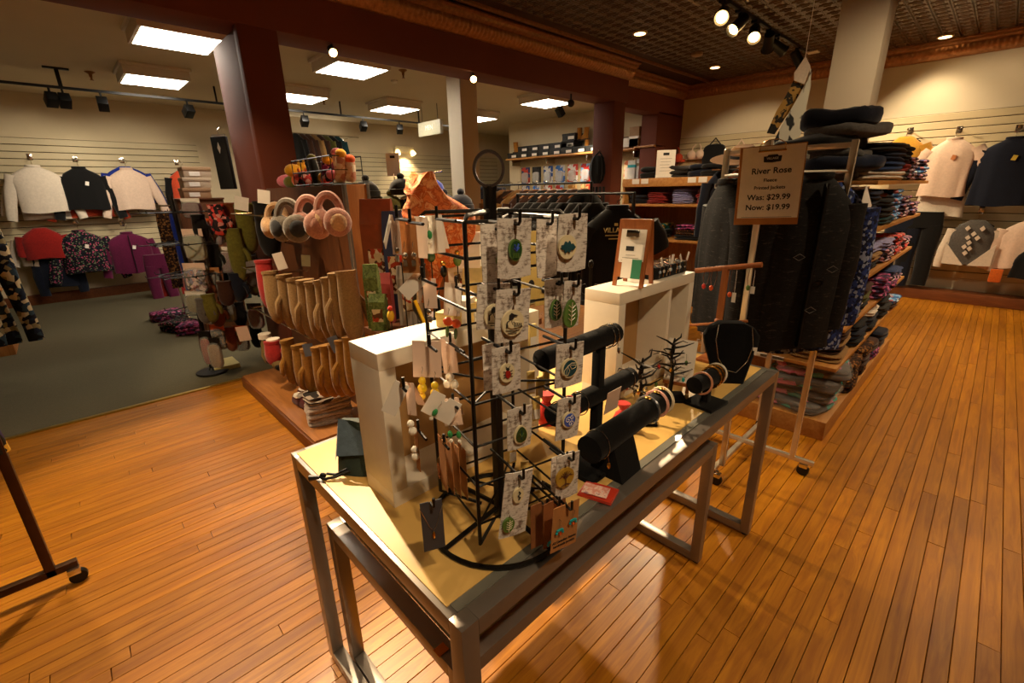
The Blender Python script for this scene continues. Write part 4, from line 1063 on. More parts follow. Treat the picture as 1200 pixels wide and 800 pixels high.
def faceout(label, loc, direction, L=.22):
    """chrome face-out arm on a slat wall; loc at the tip"""
    d = Vector(direction).normalized(); t = thing('face_out_hook', label, 'wall hook', loc, 0, 'chrome face-out arms on the slat walls')
    B().tube([-d*L, Vector((0, 0, 0)), Vector((0, 0, .025))], .007, 6).obj('arm', M_chrome, t)
    q = d.to_track_quat('Y', 'Z').to_matrix().to_4x4()
    B(Matrix.Translation(-d*L) @ q).box(-.03, .03, 0, .012, -.04, .05, .004).obj('wall_plate', M_chrome, t)

# fabrics
F_black = fabric('black_cloth', '#0b0a0a'); F_navy = fabric('navy_cloth', '#0c1222'); F_char = fabric('charcoal_cloth', '#24211f')
F_denim = fabric('dark_denim', '#141c30', .35, 160); F_denim2 = fabric('mid_denim', '#23355a', .35, 160); F_grey = fabric('grey_cloth', '#55514d')
F_white = fabric('cream_white_cloth', '#d6c8b6', .08, 40); F_pink = fabric('pale_pink_cloth', '#d8bda8', .08, 40); F_tan = fabric('tan_cloth', '#8f6a3c', .2)
F_red = fabric('red_cloth', '#8e1a14', .2); F_orng = fabric('coral_cloth', '#c4492a', .15); F_purple = fabric('magenta_purple_cloth', '#5c1238', .2)
F_blue = fabric('royal_blue_cloth', '#1c2f86', .2); F_green = fabric('olive_cloth', '#4d4a1a', .25); F_brown = fabric('brown_cloth', '#3a2012', .2)
F_lilac = fabric('lilac_cloth', '#8f8cb4', .15); F_orange = fabric('orange_cloth', '#c2561c', .2); F_teal = fabric('dark_teal_cloth', '#123438', .2)
P_flor = printed('pink_floral_print', ['#1a1418', '#8a4a5c', '#c08a98', '#d6c0c0', '#3a2c3c', '#5c5a8a'], 38)
P_florb = printed('blue_floral_print', ['#3a6ea8', '#7fb0d8', '#c9d4d8', '#274a80', '#c07a80'], 34)
P_florr = printed('red_floral_print', ['#a32a28', '#d04a40', '#2a1c20', '#c88a80', '#1a1418'], 34)
P_florp = printed('purple_floral_print', ['#1c1420', '#8a2a5c', '#c06a90', '#3a2c4c', '#5a2038'], 36)
P_flord = printed('dark_floral_print', ['#100e12', '#16121a', '#8c7a50', '#1a2030', '#cdb68a', '#0e0c10', '#2c3c44'], 26)
P_leo = printed('brown_leopard_print', ['#1c0f08', '#4a2a12', '#8a5a28', '#2a180c'], 60)
P_camo = printed('grey_ikat_print', ['#070606', '#0b0a09', '#151312', '#0b0a09', '#37322d'], 24, .8, (1, 1, 4.5), .8, 'noise')
P_spark = printed('multicolour_sparkle_print', ['#08080c', '#0c0c12', '#101426', '#0a0a0e', '#b04a6a', '#0c0c14', '#12142a', '#0a0a10', '#6a7a5a', '#08080c'], 70)

# ================================================================ CROSS RACK WITH PRINTED JACKETS
M_rack = plain('nickel_rack_tube', '#d8cdb8', .22, .55, .04)
rk = thing('garment_rack', 'nickel cross-base garment rack holding dark printed jackets and a clipboard', 'clothes rack', (-.83, 2.78, 0))
posts = {'r': (.29, 0), 'l': (-.30, 0), 'f': (.03, -.36), 'b': (-.01, .34)}
for k, (x, y) in posts.items():
    p = B().box(x-.014, x+.014, y-.014, y+.014, .085, 1.80, .002).obj('post', M_rack, rk)
    s = 1.22
    B().lathe([(.012, .05), (.012, .085)], 8, (x*s, y*s, 0)).obj('caster_stem', M_chrome, p)
    c = Vector((x*s, y*s, .03))
    B(Matrix.Translation(c) @ Matrix.Rotation(pi/2, 4, 'X')).lathe([(.012, -.014), (.03, -.014), (.032, -.008), (.032, .008), (.03, .014), (.012, .014)], 16).obj('caster_wheel', M_black, p)
    B(Matrix.Translation(c)).box(-.022, .022, -.018, .018, .018, .045, .006).obj('caster_fork', M_chrome, p)
B().box(-.40, .40, -.013, .013, .075, .10, .002).obj('base_bar', M_rack, rk); B().box(-.013, .013, -.46, .46, .05, .075, .002).obj('base_bar', M_rack, rk)
B().box(-.30, .29, -.012, .012, 1.765, 1.79, .002).obj('top_bar', M_rack, rk); B().box(-.004, .022, -.36, .34, 1.74, 1.765, .002).obj('top_bar', M_rack, rk)
def arm(a, b, z): B().tube([(posts[a][0], posts[a][1], z), (posts[b][0], posts[b][1], z)], .008, 8).obj('hang_arm', M_rack, rk)
arm('f', 'r', 1.66); arm('l', 'f', 1.66); arm('b', 'r', 1.66); arm('l', 'b', 1.66)
rkq = (-.83, 2.78)
def rack_jacket(px_, py_, d, mat, label, rz, **kw):
    p = at_v(px_, py_, *d); return garment('printed_jacket', label, 'jacket', (d[0], d[1], p.z), rz, mat, **kw)
j1 = rack_jacket(935, 208, (-.630, 2.615), P_camo, 'black and grey patterned fleece jacket hanging beside the clipboard', radians(46), W=.40, H=.84, D=.13, sl=.62, ang=2, sw=.085, seed=4, neck=.06, collar=P_camo, zip_=M_black, amp=.02, group='printed fleece jackets on the cross rack')
for s, zz in ((-.08, -.36), (.09, -.42), (.02, -.62)):
    B().tube([(s+.028*cos(k*pi/2), -.098, zz+.016*sin(k*pi/2)) for k in range(4)], .0022, 4, True).obj('woven_diamond', F_grey, j1)
rack_jacket(856, 214, (-1.045, 2.645), P_camo, 'black and grey patterned fleece jacket hanging behind the wooden necklace stand', radians(-44), W=.40, H=.82, D=.13, sl=.62, ang=6, sw=.085, seed=9, neck=.06, collar=P_camo, amp=.02, group='printed fleece jackets on the cross rack')
rack_jacket(955, 214, (-.60, 2.755), printed('navy_snow_print', ['#141a38', '#1c2a5c', '#8a94b0', '#101630', '#2a3c7c'], 70), 'navy blue snowflake fleece jacket showing behind the grey patterned one', radians(46), W=.42, H=.86, D=.10, sl=.60, ang=3, sw=.08, seed=2, neck=.06, group='printed fleece jackets on the cross rack')
rack_jacket(900, 214, (-.80, 2.98), F_black, 'plain black jacket on the far side of the cross rack', radians(10), W=.40, H=.82, D=.12, sl=.6, ang=4, sw=.085, seed=5, neck=.06, group='printed fleece jackets on the cross rack')
# clipboard sign
cl = at_y(906, 172, 2.36)
cb_ = thing('clipboard_sign', 'tan clipboard with a white fleece jacket price notice on the rack', 'sign', (cl.x, 2.36, cl.z), radians(12), None, 0, radians(-2))
CW, CH = .262, .335
B().box(-CW/2, CW/2, -.004, 0, -CH, .008, .003).obj('board', plain('tan_hardboard', '#a0682c', .6, var=.1), cb_)
B().box(-CW/2+.012, CW/2-.004, -.0055, -.004, -CH+.03, .004).obj('paper', M_paper, cb_, False)
B().tube([(-.05, -.008, -.012), (-.05, -.010, .012), (-.02, -.006, .03), (.02, -.006, .03), (.05, -.010, .012), (.05, -.008, -.012)], .002, 5).obj('wire_clip', M_gold, cb_)
B().box(-.055, .055, -.010, -.005, -.02, -.012, .002).obj('clip_plate', M_gold, cb_)
def ctext(s, size, z, bold=0.0): return text_mesh(s, size, M_ink, cb_, Matrix.Translation((.004, -.0060, z)) @ Matrix.Rotation(pi/2, 4, 'X'), bold=bold)
B(Matrix.Translation((.004, 0, -.048))).plate_xz([(-.034, -.014), (-.036, .010), (-.022, .010), (-.018, .016), (.018, .016), (.022, .010), (.036, .010), (.034, -.014), (0, -.017)], -.0062, -.0055).obj('badge', M_ink, cb_, False)
text_mesh('VILLAGE', .0125, M_paper, cb_, Matrix.Translation((.004, -.0066, -.048)) @ Matrix.Rotation(pi/2, 4, 'X'))
ctext('River Rose', .036, -.100, .0006); ctext('Fleece', .021, -.140, .0003); ctext('Printed Jackets', .021, -.172, .0003)
ctext('Was: $29.99', .034, -.214, .0007); ctext('Now: $19.99', .034, -.258, .0007)
B().box(-.10, .105, -.0060, -.0055, -.302, -.3005).obj('rule_line', M_ink, cb_, False)

# left rack cut by the frame
lr = thing('rolling_rack', 'bronze rolling garment rack with a black caster on the open floor', 'clothes rack', (-2.50, -.42, 0))
M_brzr = plain('bronze_rack_tube', '#4a2f18', .4, .6)
B().box(-.016, .016, .04, .072, .07, 1.5, .002).obj('post', M_brzr, lr); B().box(-.016, .016, -.26, .14, .07, .102, .002).obj('foot_bar', M_brzr, lr)
B().box(-.016, .38, -.20, -.17, .075, .10, .002).obj('base_bar', M_brzr, lr)
for c in ((.02, .13, .032), (.37, -.185, .032)):
    B(Matrix.Translation(c) @ Matrix.Rotation(pi/2, 4, 'Y')).lathe([(.012, -.014), (.03, -.014), (.032, -.008), (.032, .008), (.03, .014), (.012, .014)], 16).obj('caster_wheel', M_black, lr)
    B(Matrix.Translation(c)).box(-.018, .018, -.03, .014, .015, .045, .006).obj('caster_fork', M_chrome, lr)

# ================================================================ JEANS GONDOLA
M_gw = wood('honey_shelf_wood', '#a5692c', '#c08a48', 'y', 4, .45)
GX0, GX1, GY0, GY1 = -1.40, -.50, 3.30, 5.70
gd = thing('shelf_gondola', 'honey wood gondola shelf loaded with folded jeans and floral leggings', 'shelf unit', ((GX0+GX1)/2, (GY0+GY1)/2, 0))
gx, gy = (GX1-GX0)/2, (GY1-GY0)/2
B().box(-gx-.01, gx+.01, -gy-.02, gy, .0, .13, .004).obj('plinth', M_gw, gd)
B().box(-.03, .03, -gy+.30, gy, .13, 1.58, .003).obj('spine_panel', M_gw, gd); B().box(-gx+.05, gx-.28, -gy+.28, -gy+.31, .13, 1.58, .003).obj('end_panel', M_gw, gd)
LV = [.50, .76, 1.04, 1.34, 1.62]
for z in LV:
    B().box(-.0 if z < 1.6 else -gx, gx, -gy, gy, z-.024, z, .003).obj('shelf', M_gw, gd)
    B().box(-gx, gx-.30, -gy, -gy+.006, z-.028, z+.002, .001).obj('price_strip', M_paper, gd)
gc = (GX0+GX1)/2
def gpile(x, y, z, mats, what, where, **kw): stack(x, y, z, kw.pop('rz', 0), mats, what, where, 'jeans' if 'jean' in (what if isinstance(what, str) else what[0]) else 'leggings', **kw)
# near end, piled high on the top shelf
def lumpy(mat, w, d, h, seed):
    b = B(); b.ell((0, 0, h/2), w/2, d/2, h*.6, 26, 10, .55)
    for k, (x, y, z) in enumerate(b.v):
        n1 = noise.noise(Vector((x*7+seed*3.1, y*7, seed))); n2 = noise.noise(Vector((x*16, y*16+seed, 3.0)))
        f = .03*n1+.012*n2
        b.v[k] = (x*(1+.18*n1), y*(1+.14*n2), z+f*(1 if z > h*.3 else .2))
    return b.mesh('folded_jeans', mat, True, 80)
for i, (m, wh, w, d, h) in enumerate(((F_grey, 'washed grey jeans', .40, .44, .06), (F_denim, 'dark blue jeans', .42, .46, .07), (F_grey, 'light grey lined jeans', .40, .44, .05), (F_black, 'black jeans', .44, .46, .075), (F_grey, 'soft grey jeans with pale cuff', .36, .42, .055), (F_navy, 'navy jeans bulging over', .40, .42, .09))):
    tag(link('folded_jeans', lumpy(m, w, d, h*1.1, i+1), None, (-.88+.06*((i*2) % 3), 3.58+.03*(i % 3), 1.62+sum((.06, .07, .05, .075, .055, .09)[:i])), (0, 0, .2*((i*3) % 4)-.3)), f'{wh}, {ORD[i] if i else "bottom"} in the heap on top of the gondola end', 'jeans', 'jeans heaped on the gondola end')
R = rnd(77)
ZS_ = [.13]+LV
side = {
 5: [(3.95, [F_white, F_denim2, F_denim, F_char], 'dark denim jeans', 'beside the heap on the top shelf'), (4.35, [F_char, F_red, F_black, F_black], 'black and red jeans', 'in the middle of the top shelf'), (4.75, [P_flor, P_flor, P_flor], 'pink floral leggings', 'on the top shelf'), (5.3, [P_flor, P_florb, P_flor], 'lilac floral leggings', 'at the far end of the top shelf')],
 4: [(3.55, [F_denim, F_denim, F_navy, F_denim], 'dark blue denim jeans', 'on the second shelf down at the gondola end'), (4.0, [F_teal, F_char, F_black], 'dark green jeans', 'under the white price card'), (4.45, [P_florb, P_florb, P_florb, P_florb], 'bright blue floral leggings', 'on the second shelf down'), (4.9, [P_flor, P_flor, P_flor], 'grey pink floral leggings', 'on the second shelf down'), (5.35, [P_flor, P_flor], 'dusty floral leggings', 'at the far end of the second shelf down')],
 3: [(3.55, [F_black, F_black, F_char], 'black denim jeans', 'on the third shelf down'), (4.0, [F_black, F_tan, F_lilac], 'lilac and black leggings', 'on the third shelf down'), (4.45, [P_flor, P_flor, F_lilac], 'pale floral leggings', 'on the third shelf down'), (4.95, [P_florr, P_florr, P_florr], 'red floral leggings', 'on the third shelf down'), (5.4, [P_florr, P_flor], 'coral floral leggings', 'at the far end of the third shelf down')],
 2: [(3.55, [F_char, F_white, F_grey], 'grey jeans with pale fold', 'on the fourth shelf down'), (4.0, [F_black, F_green, F_brown], 'olive jeans', 'on the fourth shelf down'), (4.5, [P_florp, P_florp, P_florp], 'purple floral leggings', 'on the fourth shelf down'), (5.0, [P_florp, P_flor, F_denim2], 'magenta floral leggings', 'on the fourth shelf down'), (5.4, [P_flor, F_denim2], 'mixed floral leggings', 'at the far end of the fourth shelf down')],
 1: [(3.55, [F_tan, F_brown, F_tan, F_brown, F_tan], 'tan canvas jeans', 'on the lowest shelf at the gondola end'), (4.0, [F_black, F_navy, F_black], 'black jeans', 'on the lowest shelf'), (4.5, [F_black, F_navy, F_white], 'navy jeans', 'on the lowest shelf'), (5.0, [F_black, F_char, F_black], 'black jeans', 'toward the far end of the lowest shelf'), (5.4, [F_brown, P_florb], 'blue floral leggings', 'at the far end of the lowest shelf')],
 0: [(4.05, [P_leo, P_leo, P_leo], 'brown leopard leggings', 'on the gondola base'), (4.5, [P_leo, F_brown, P_leo], 'leopard and brown leggings', 'on the gondola base'), (4.95, [P_florp, F_brown], 'dark floral leggings', 'on the gondola base'), (5.4, [F_brown, F_navy], 'brown jeans', 'at the far end of the gondola base')]}
for lv, lst in side.items():
    for n, (y, ms, what, where) in enumerate(lst):
        h = .055 if lv else .075
        stack(-.66+R.uniform(-.02, .02), y, ZS_[lv], R.uniform(-.05, .05), ms, what, where, 'jeans' if 'jeans' in what else 'leggings', .33, .38, min(h, .26/len(ms)), 2, lv*10+n, 'folded bottoms on the gondola')
# near end facing the cross rack
for lv, ms, what in ((1, [F_tan, F_brown, F_tan, F_tan], 'tan and brown trousers'), (3, [F_black, F_denim, F_black], 'black and blue jeans'), (2, [F_grey, F_black, F_white], 'grey and black jeans'), (4, [F_denim, F_denim, F_navy], 'very dark denim jeans')):
    stack(-1.02, 3.55, ZS_[lv], 0, ms, what, f'facing the cross rack, {("", "lowest shelf", "fourth shelf down", "third shelf down", "second shelf down")[lv]}', 'jeans', .34, .42, .055, 2, lv+40, 'folded bottoms on the gondola end')
# bagged floral pyjamas on the base
P_bag = printed('grey_pyjama_print', ['#5a5450', '#655e5a', '#c8587c', '#3aa090', '#6a625e', '#58524e', '#605854', '#d87a9c'], 16)
for i in range(4):
    t = thing('bagged_pyjamas', ('bagged grey pyjamas with pink and teal spots, lowest on the gondola base', 'bagged grey pyjamas with pink and teal spots, second from the base', 'bagged grey pyjamas with pink and teal spots, third from the base', 'bagged grey pyjamas with pink and teal spots, uppermost')[i], 'pyjamas', (-.74+.02*i, 3.50+.03*(i % 2), .13+.085*i), radians(-12+9*i), 'bagged pyjamas')
    link('folded_pyjamas', folded_mesh(P_bag, .44, .38, .082, 2, i), t)
    b = B(); b.ell((0, 0, .042), .232, .202, .048, 18, 6, .45); b.obj('clear_bag', clear('clear_bag_film', '#cfcac4', .18, .12), t)
cdp = at_x(1010, 238, -.49)
tag(B(Matrix.Translation((-.47, cdp.y, cdp.z)) @ Matrix.Rotation(-.40, 4, 'X')).box(-.001, .001, -.13, .13, -.04, .04).obj('price_card', M_paper, None, False), 'long white price card hanging from the top shelf of the gondola', 'price card')

# ================================================================ BACK WALL CLOTHES
yw = YW-.30
def wallgar(px_, py_, label, mat, rz=0, y=None, hl=None, hmat=None, **kw):
    p = at_y(px_, py_, y or yw)
    g = garment('hanging_shirt', label, kw.pop('cat', 'shirt'), p, rz, mat, group='tops hung on the back wall', **kw)
    if hl: hanger(hl, p, rz, hmat, .34, .13); faceout('chrome arm above the '+hl.split(' in the ')[-1], p+Vector((0, 0, .125)), (0, -1, 0), YW-.02-p.y)
    return p
wallgar(1119, 163, 'pale pink short sleeved polo shirt over a second pale top on the slat wall', F_pink, 0, None, 'black hanger in the pale polo shirt', W=.50, H=.72, D=.16, sl=.24, ang=32, sw=.10, seed=3, collar=F_pink, tagm=plain('orange_tag', '#b8703c', .6), taper=.9)
wallgar(1118, 176, 'cream longer tunic showing under the pale polo shirt', F_white, 0, yw+.10, None, W=.50, H=.86, D=.10, sl=.26, ang=30, sw=.10, seed=7, taper=.9)
wallgar(1190, 162, 'dark navy long sleeved shirt with a yellow tag on the slat wall', F_navy, 0, None, 'wooden hanger in the navy shirt', M_whang, W=.56, H=.80, D=.16, sl=.62, ang=14, sw=.09, seed=13, collar=F_navy, tagm=plain('yellow_tag', '#c8b040', .6))
ag = wallgar(1146, 258, 'grey argyle sweater with cream sleeves hung low on the slat wall', F_grey, 0, None, 'black hanger in the argyle sweater', cat='sweater', W=.46, H=.58, D=.14, sl=.52, ang=9, sw=.075, seed=15, sleeve_mat=F_white)
agp = [o for o in bpy.data.objects if o.get('label') == 'grey argyle sweater with cream sleeves hung low on the slat wall'][0]
for (a, b_) in ((-.07, -.10), (.07, -.10), (0, -.17), (-.045, -.22), (.045, -.22), (-.02, -.285), (-.055, -.34), (0, -.36), (-.03, -.42)):
    B().plate_xz([(a, b_-.035), (a+.028, b_), (a, b_+.035), (a-.028, b_)], -.118, -.06).obj('argyle_diamond', F_white, agp, False)
for s in (-1, 1): B().loft([[(s*.24, -.10, -.30), (s*.24, -.10, -.575), (s*.02, -.112, -.585), (s*.03, -.112, -.57)], [(s*.24, -.06, -.30), (s*.24, -.06, -.575), (s*.02, -.06, -.585), (s*.03, -.06, -.57)]]).obj('cream_panel', F_white, agp)
wallgar(1212, 258, 'peach knit sweater beside the argyle sweater, partly out of view', F_pink, 0, None, None, cat='sweater', W=.50, H=.60, D=.16, sl=.52, ang=12, sw=.085, seed=18)
wallgar(1216, 290, 'black folded-over vest in front of the peach sweater', F_black, 0, yw-.12, None, cat='vest', W=.34, H=.40, D=.10, sl=0, seed=19)
p = at_y(1085, 248, yw+.02); pants('hanging_trousers', 'black trousers hung full length beside the argyle sweater', p, 0, F_black, .42, 1.02, .12, 3, 'trousers on the back wall', spread=0.0)
p = at_y(1062, 252, yw+.02); pants('hanging_trousers', 'navy trousers hung behind the floral legging shelves', p, 0, F_navy, .40, 1.0, .12, 4, 'trousers on the back wall', spread=0.0)
p = at_y(1062, 160, yw); faceout('chrome arm above the yellow top', p+Vector((0, 0, .085)), (0, -1, 0), YW-.02-p.y)
hanger('black hanger in the mixed yellow top', p, 0, None, .34, .09)
garment('hanging_shirt', 'yellow ochre top and dark vest hung at the column side of the wall', 'shirt', p, 0, fabric('ochre_cloth', '#b8862c', .15), W=.46, H=.62, D=.14, sl=.3, ang=25, sw=.09, seed=23, group='tops hung on the back wall')
q = at_y(1168, 318, yw-.1); tag(B(Matrix.Translation(q)).box(-.06, .06, -.02, .02, -.14, .03, .01).obj('sock_pack', fabric('orange_knit', '#c8601c', .2)), 'small orange sock pack hanging under the sweaters', 'socks')
# lingerie row and low goods left on the back wall
LG = ((775, 172, F_grey, 'grey bra hung on the back wall beside the oxblood post', 'bra'), (792, 176, F_orng, 'coral bra hung on the back wall', 'bra'), (817, 172, F_pink, 'pale peach bra with wide straps hung on the back wall', 'bra'))
for x, y, m, l, c in LG:
    p = at_y(x, y, YW-.12); t = thing('hanging_bra', l, c, p, 0, 'underwear on the back wall')
    for s in (-1, 1):
        B().ell((s*.085, -.03, -.14), .085, .055, .08, 12, 7).obj('cup', m, t)
        B().tube([(s*.085, -.02, -.08), (s*.075, 0, 0), (s*.03, .02, .05)], .012, 6).obj('strap', m, t)
    B().box(-.20, .20, -.015, .02, -.22, -.17, .01).obj('band', m, t)
for i, (x, y, m, w, l) in enumerate(((784, 198, F_char, .5, 'dark brief pack hung below the coral bra'), (838, 170, F_black, .42, 'dark bag on a strap hung beside the peach bra'), (868, 172, F_pink, .3, 'pale blush top hung on the back wall by the bag'))):
    p = at_y(x, y, YW-.12); tag(B(Matrix.Translation(p)).ell((0, 0, -.22), w/2, .06, .24, 16, 8, .5).tube([(-w*.3, 0, -.02), (0, 0, .12), (w*.3, 0, -.02)], .012, 6).obj('hanging_pouch', m), l, 'bag' if 'bag' in l else 'underwear')
# ================================================================ GLOVE STAND
M_pan = wood('orange_panel_wood', '#9a5f2a', '#bd8040', 'z', 4, .5)
M_dpan = wood('dark_panel_wood', '#4e2a12', '#6a3c1a', 'z', 4, .5)
M_alu = plain('grey_aluminium_edge', '#8c867e', .35, .8)
JX0, JX1, JY0, JY1, JZ = -4.25, -2.80, 1.30, 1.46, 1.655
gl = thing('glove_stand', 'wooden glove stand with aluminium edged end panel beside the oxblood pier', 'display stand', ((JX0+JX1)/2, JY0, 0))
hx = (JX1-JX0)/2
B().box(-hx+.0, hx-.02, 0, .16, .10, JZ, .002).obj('core_panel', M_dpan, gl)
B().box(hx-.02, hx, .01, .15, .02, JZ+.002, .002).obj('end_panel', M_pan, gl)
for y in (-.008, .142): B().box(hx-.025, hx+.004, y, y+.022, .02, JZ+.004, .003).obj('aluminium_edge', M_alu, gl)
B().box(-hx-.08, hx+.06, -.44, .16, 0, .10, .004).obj('base_deck', wood('deck_wood', '#8a5526', '#a86c34', 'x', 4, .5), gl)
B().box(-hx-.08, hx+.06, -.455, -.44, 0, .09, .003).obj('base_fascia', M_base, gl)
for z in (1.47, 1.05, .72):
    B().tube([(-hx+.05, -.30, z), (hx-.12, -.30, z)], .006, 6).obj('cross_rail', M_chrome, gl)
    for x in (-hx+.1, -.1, hx-.2): B().tube([(x, 0, z), (x, -.30, z)], .006, 6).obj('peg_arm', M_chrome, gl)
def mitten(label, p, rz, mat, L=.28, W=.11, cuff=None, group='mittens on the glove stand', thumb=1, name='mitten', tilt=0.0):
    t = thing(name, label, 'mittens' if name == 'mitten' else 'gloves', p, rz, group, tilt)
    rings = []; N = 14
    for z, w, d in ((0, .42, .20), (-.10, .42, .22), (-.28, .46, .26), (-.5, .50, .30), (-.75, .47, .28), (-.92, .33, .2), (-1.0, .10, .07)):
        rings.append([(W*w*cos(2*pi*j/N), W*d*sin(2*pi*j/N), L*z) for j in range(N)])
    B().loft(rings).obj('palm', mat, t, True, 70)
    B().tube([(thumb*W*.30, 0, -L*.34), (thumb*W*.60, -.005, -L*.48), (thumb*W*.66, -.005, -L*.66), (thumb*W*.62, -.005, -L*.74)], [W*.14, W*.16, W*.14, W*.05], 8).obj('thumb', mat, t)
    B().loft([[(W*.45*cos(2*pi*j/N), W*.24*sin(2*pi*j/N), z) for j in range(N)] for z in (.004, -.012, -.016)]).obj('cuff', cuff or mat, t)
    return t
F_beige = fabric('beige_knit', '#8f6f44', .2, 120, .95, .6); F_must = fabric('mustard_suede', '#8f6220', .2, 60, .9, .3); F_oliv = fabric('olive_quilt', '#5f5a1c', .25, 40)
R = rnd(31)
ORDN = ('first', 'second', 'third', 'fourth', 'fifth', 'sixth', 'seventh', 'eighth', 'ninth')
for i, (x, y) in enumerate(((316, 318), (333, 322), (345, 326), (357, 328), (367, 330), (377, 328), (386, 325), (395, 320), (405, 318))):
    p = at_y(x, y, .98+.012*(i % 3)); mitten(f'beige knitted mitten, {ORDN[i]} along the upper mitten rail from the camouflage goods', p, radians(95)+R.uniform(-.3, .3), F_beige, .37, .12, thumb=-1 if i % 2 else 1, group='beige mittens on the upper rail', tilt=R.uniform(-.08, .05))
for i, (x, y) in enumerate(((336, 398), (350, 404), (361, 408), (374, 406), (384, 404), (393, 402), (403, 398), (412, 394))):
    p = at_y(x, y, .98+.012*(i % 3)); mitten(f'mustard suede mitten, {ORDN[i]} along the lower mitten rail from the red hat', p, radians(92)+R.uniform(-.3, .3), F_must, .34, .12, thumb=1 if i % 2 else -1, group='mustard mittens on the lower rail')
def muffs(label, px_, py_, y, mat, inner):
    p = at_y(px_, py_, y); t = thing('earmuffs', label, 'earmuffs', p, radians(50), 'fluffy earmuffs on the glove stand')
    b = B(); b.tube([(.062*cos(pi*i/14), 0, -.10+.10*sin(pi*i/14)) for i in range(15)], .022, 8); b.obj('headband', mat, t)
    for s in (-1, 1):
        c = B(Matrix.Translation((s*.055, -.03*(s+1), -.14)) @ Matrix.Rotation(s*.45, 4, 'Z')).ell((0, 0, 0), .072, .040, .075, 16, 10).obj('ear_pad', mat, t)
        B(Matrix.Translation((s*.055, -.03*(s+1), -.14)) @ Matrix.Rotation(s*.45, 4, 'Z')).ell((0, -.024, 0), .046, .024, .048, 12, 8).obj('pad_lining', inner, c)
F_gfur = fabric('grey_fur', '#6b6154', .25, 90, 1, .9, .6); F_pfur = fabric('pink_fur', '#b07a68', .2, 90, 1, .9, .6); F_cfur = fabric('cream_fur', '#c09a70', .2, 90, 1, .9, .6)
muffs('grey fluffy earmuffs on the glove stand', 336, 236, .92, F_gfur, fabric('dark_fur_lining', '#2f3032', .2))
muffs('pink fluffy earmuffs beside the grey pair', 360, 232, 1.0, F_pfur, F_pfur)
muffs('pink fluffy earmuffs at the panel end of the rail', 383, 228, 1.06, F_pfur, F_cfur)
muffs('cream fluffy earmuffs behind the grey pair', 322, 240, 1.05, F_cfur, F_cfur)
F_camo_ = printed('camouflage_print', ['#1c160c', '#3c2c16', '#5a4524', '#14100a', '#705a30'], 14)
# sock spinner beside the stand, on the carpet edge
SS = Vector((-4.92, .74, 0)); _sd = Vector((SS.x, SS.y, 0)).normalized()
def gp(x, y, yy):
    if x > 302: return at_y(x, y, yy)
    r = ray(x, y); o = SS - _sd*(.28-(yy-.95)*.9); return CAM + r*((o-CAM).dot(_sd)/r.dot(_sd))
so = thing('sock_spinner', 'black wire spinner of sock packs and mittens at the carpet edge', 'display rack', SS)
B().lathe([(.13, .004), (.135, .012), (.13, .025), (.03, .035), (.02, .05)], 24).obj('base', M_black, so); B().tube([(0, 0, .03), (0, 0, 1.62)], .018, 8).obj('pole', M_black, so)
for z in (.62, .95, 1.22, 1.48):
    B().tube([(.22*cos(2*pi*i/24), .22*sin(2*pi*i/24), z) for i in range(24)], .005, 6, True).obj('hoop', M_black, so)
    for i in range(8): B().tube([(0, 0, z), (.30*cos(i*pi/4), .30*sin(i*pi/4), z), (.31*cos(i*pi/4), .31*sin(i*pi/4), z+.02)], .004, 5).obj('peg', M_black, so)
# hats, mitts and packs further along
for x, y, yy, m, nm, l, L, W in ((284, 240, 1.0, F_oliv, 'mitten', 'large olive quilted mitten near the earmuffs', .42, .16), (297, 238, 1.08, F_oliv, 'mitten', 'olive quilted mitten behind the large one', .36, .14),
        (308, 236, 1.1, F_black, 'mitten', 'black fleece mitten hanging beside the olive pair', .40, .16), (265, 238, 1.05, fabric('rust_knit', '#7a3c1a', .25, 80), 'mitten', 'rust brown knitted mitten hanging by the patterned hat', .36, .15),
        (252, 240, 1.0, P_florr, 'mitten', 'red patterned mitten at the far end of the top rail', .26, .14), (272, 268, .98, F_oliv, 'mitten', 'dark olive mitten hanging low under the rust one', .46, .15),
        (308, 305, .98, F_red, 'mitten', 'bright red mitten hanging by the beige row', .36, .13), (292, 300, 1.02, F_grey, 'mitten', 'grey mitten hanging behind a white tag', .28, .13),
        (275, 320, 1.0, F_navy, 'mitten', 'navy mitten under the grey tag', .26, .14), (262, 330, 1.0, F_brown, 'mitten', 'brown mitten low beside the navy one', .22, .13), (318, 400, .98, F_red, 'mitten', 'dark red mitten under the beige row', .2, .13),
        (243, 345, .98, F_oliv, 'mitten', 'olive green mitten hanging low at the side room edge', .25, .12), (236, 350, 1.0, F_grey, 'mitten', 'slate mitten beside the low olive one', .22, .12)):
    p = gp(x, y, yy); mitten(l, p, radians(70 if x < 302 else 45)+R.uniform(-.4, .4), m, L, W, group='assorted mittens on the glove stand')
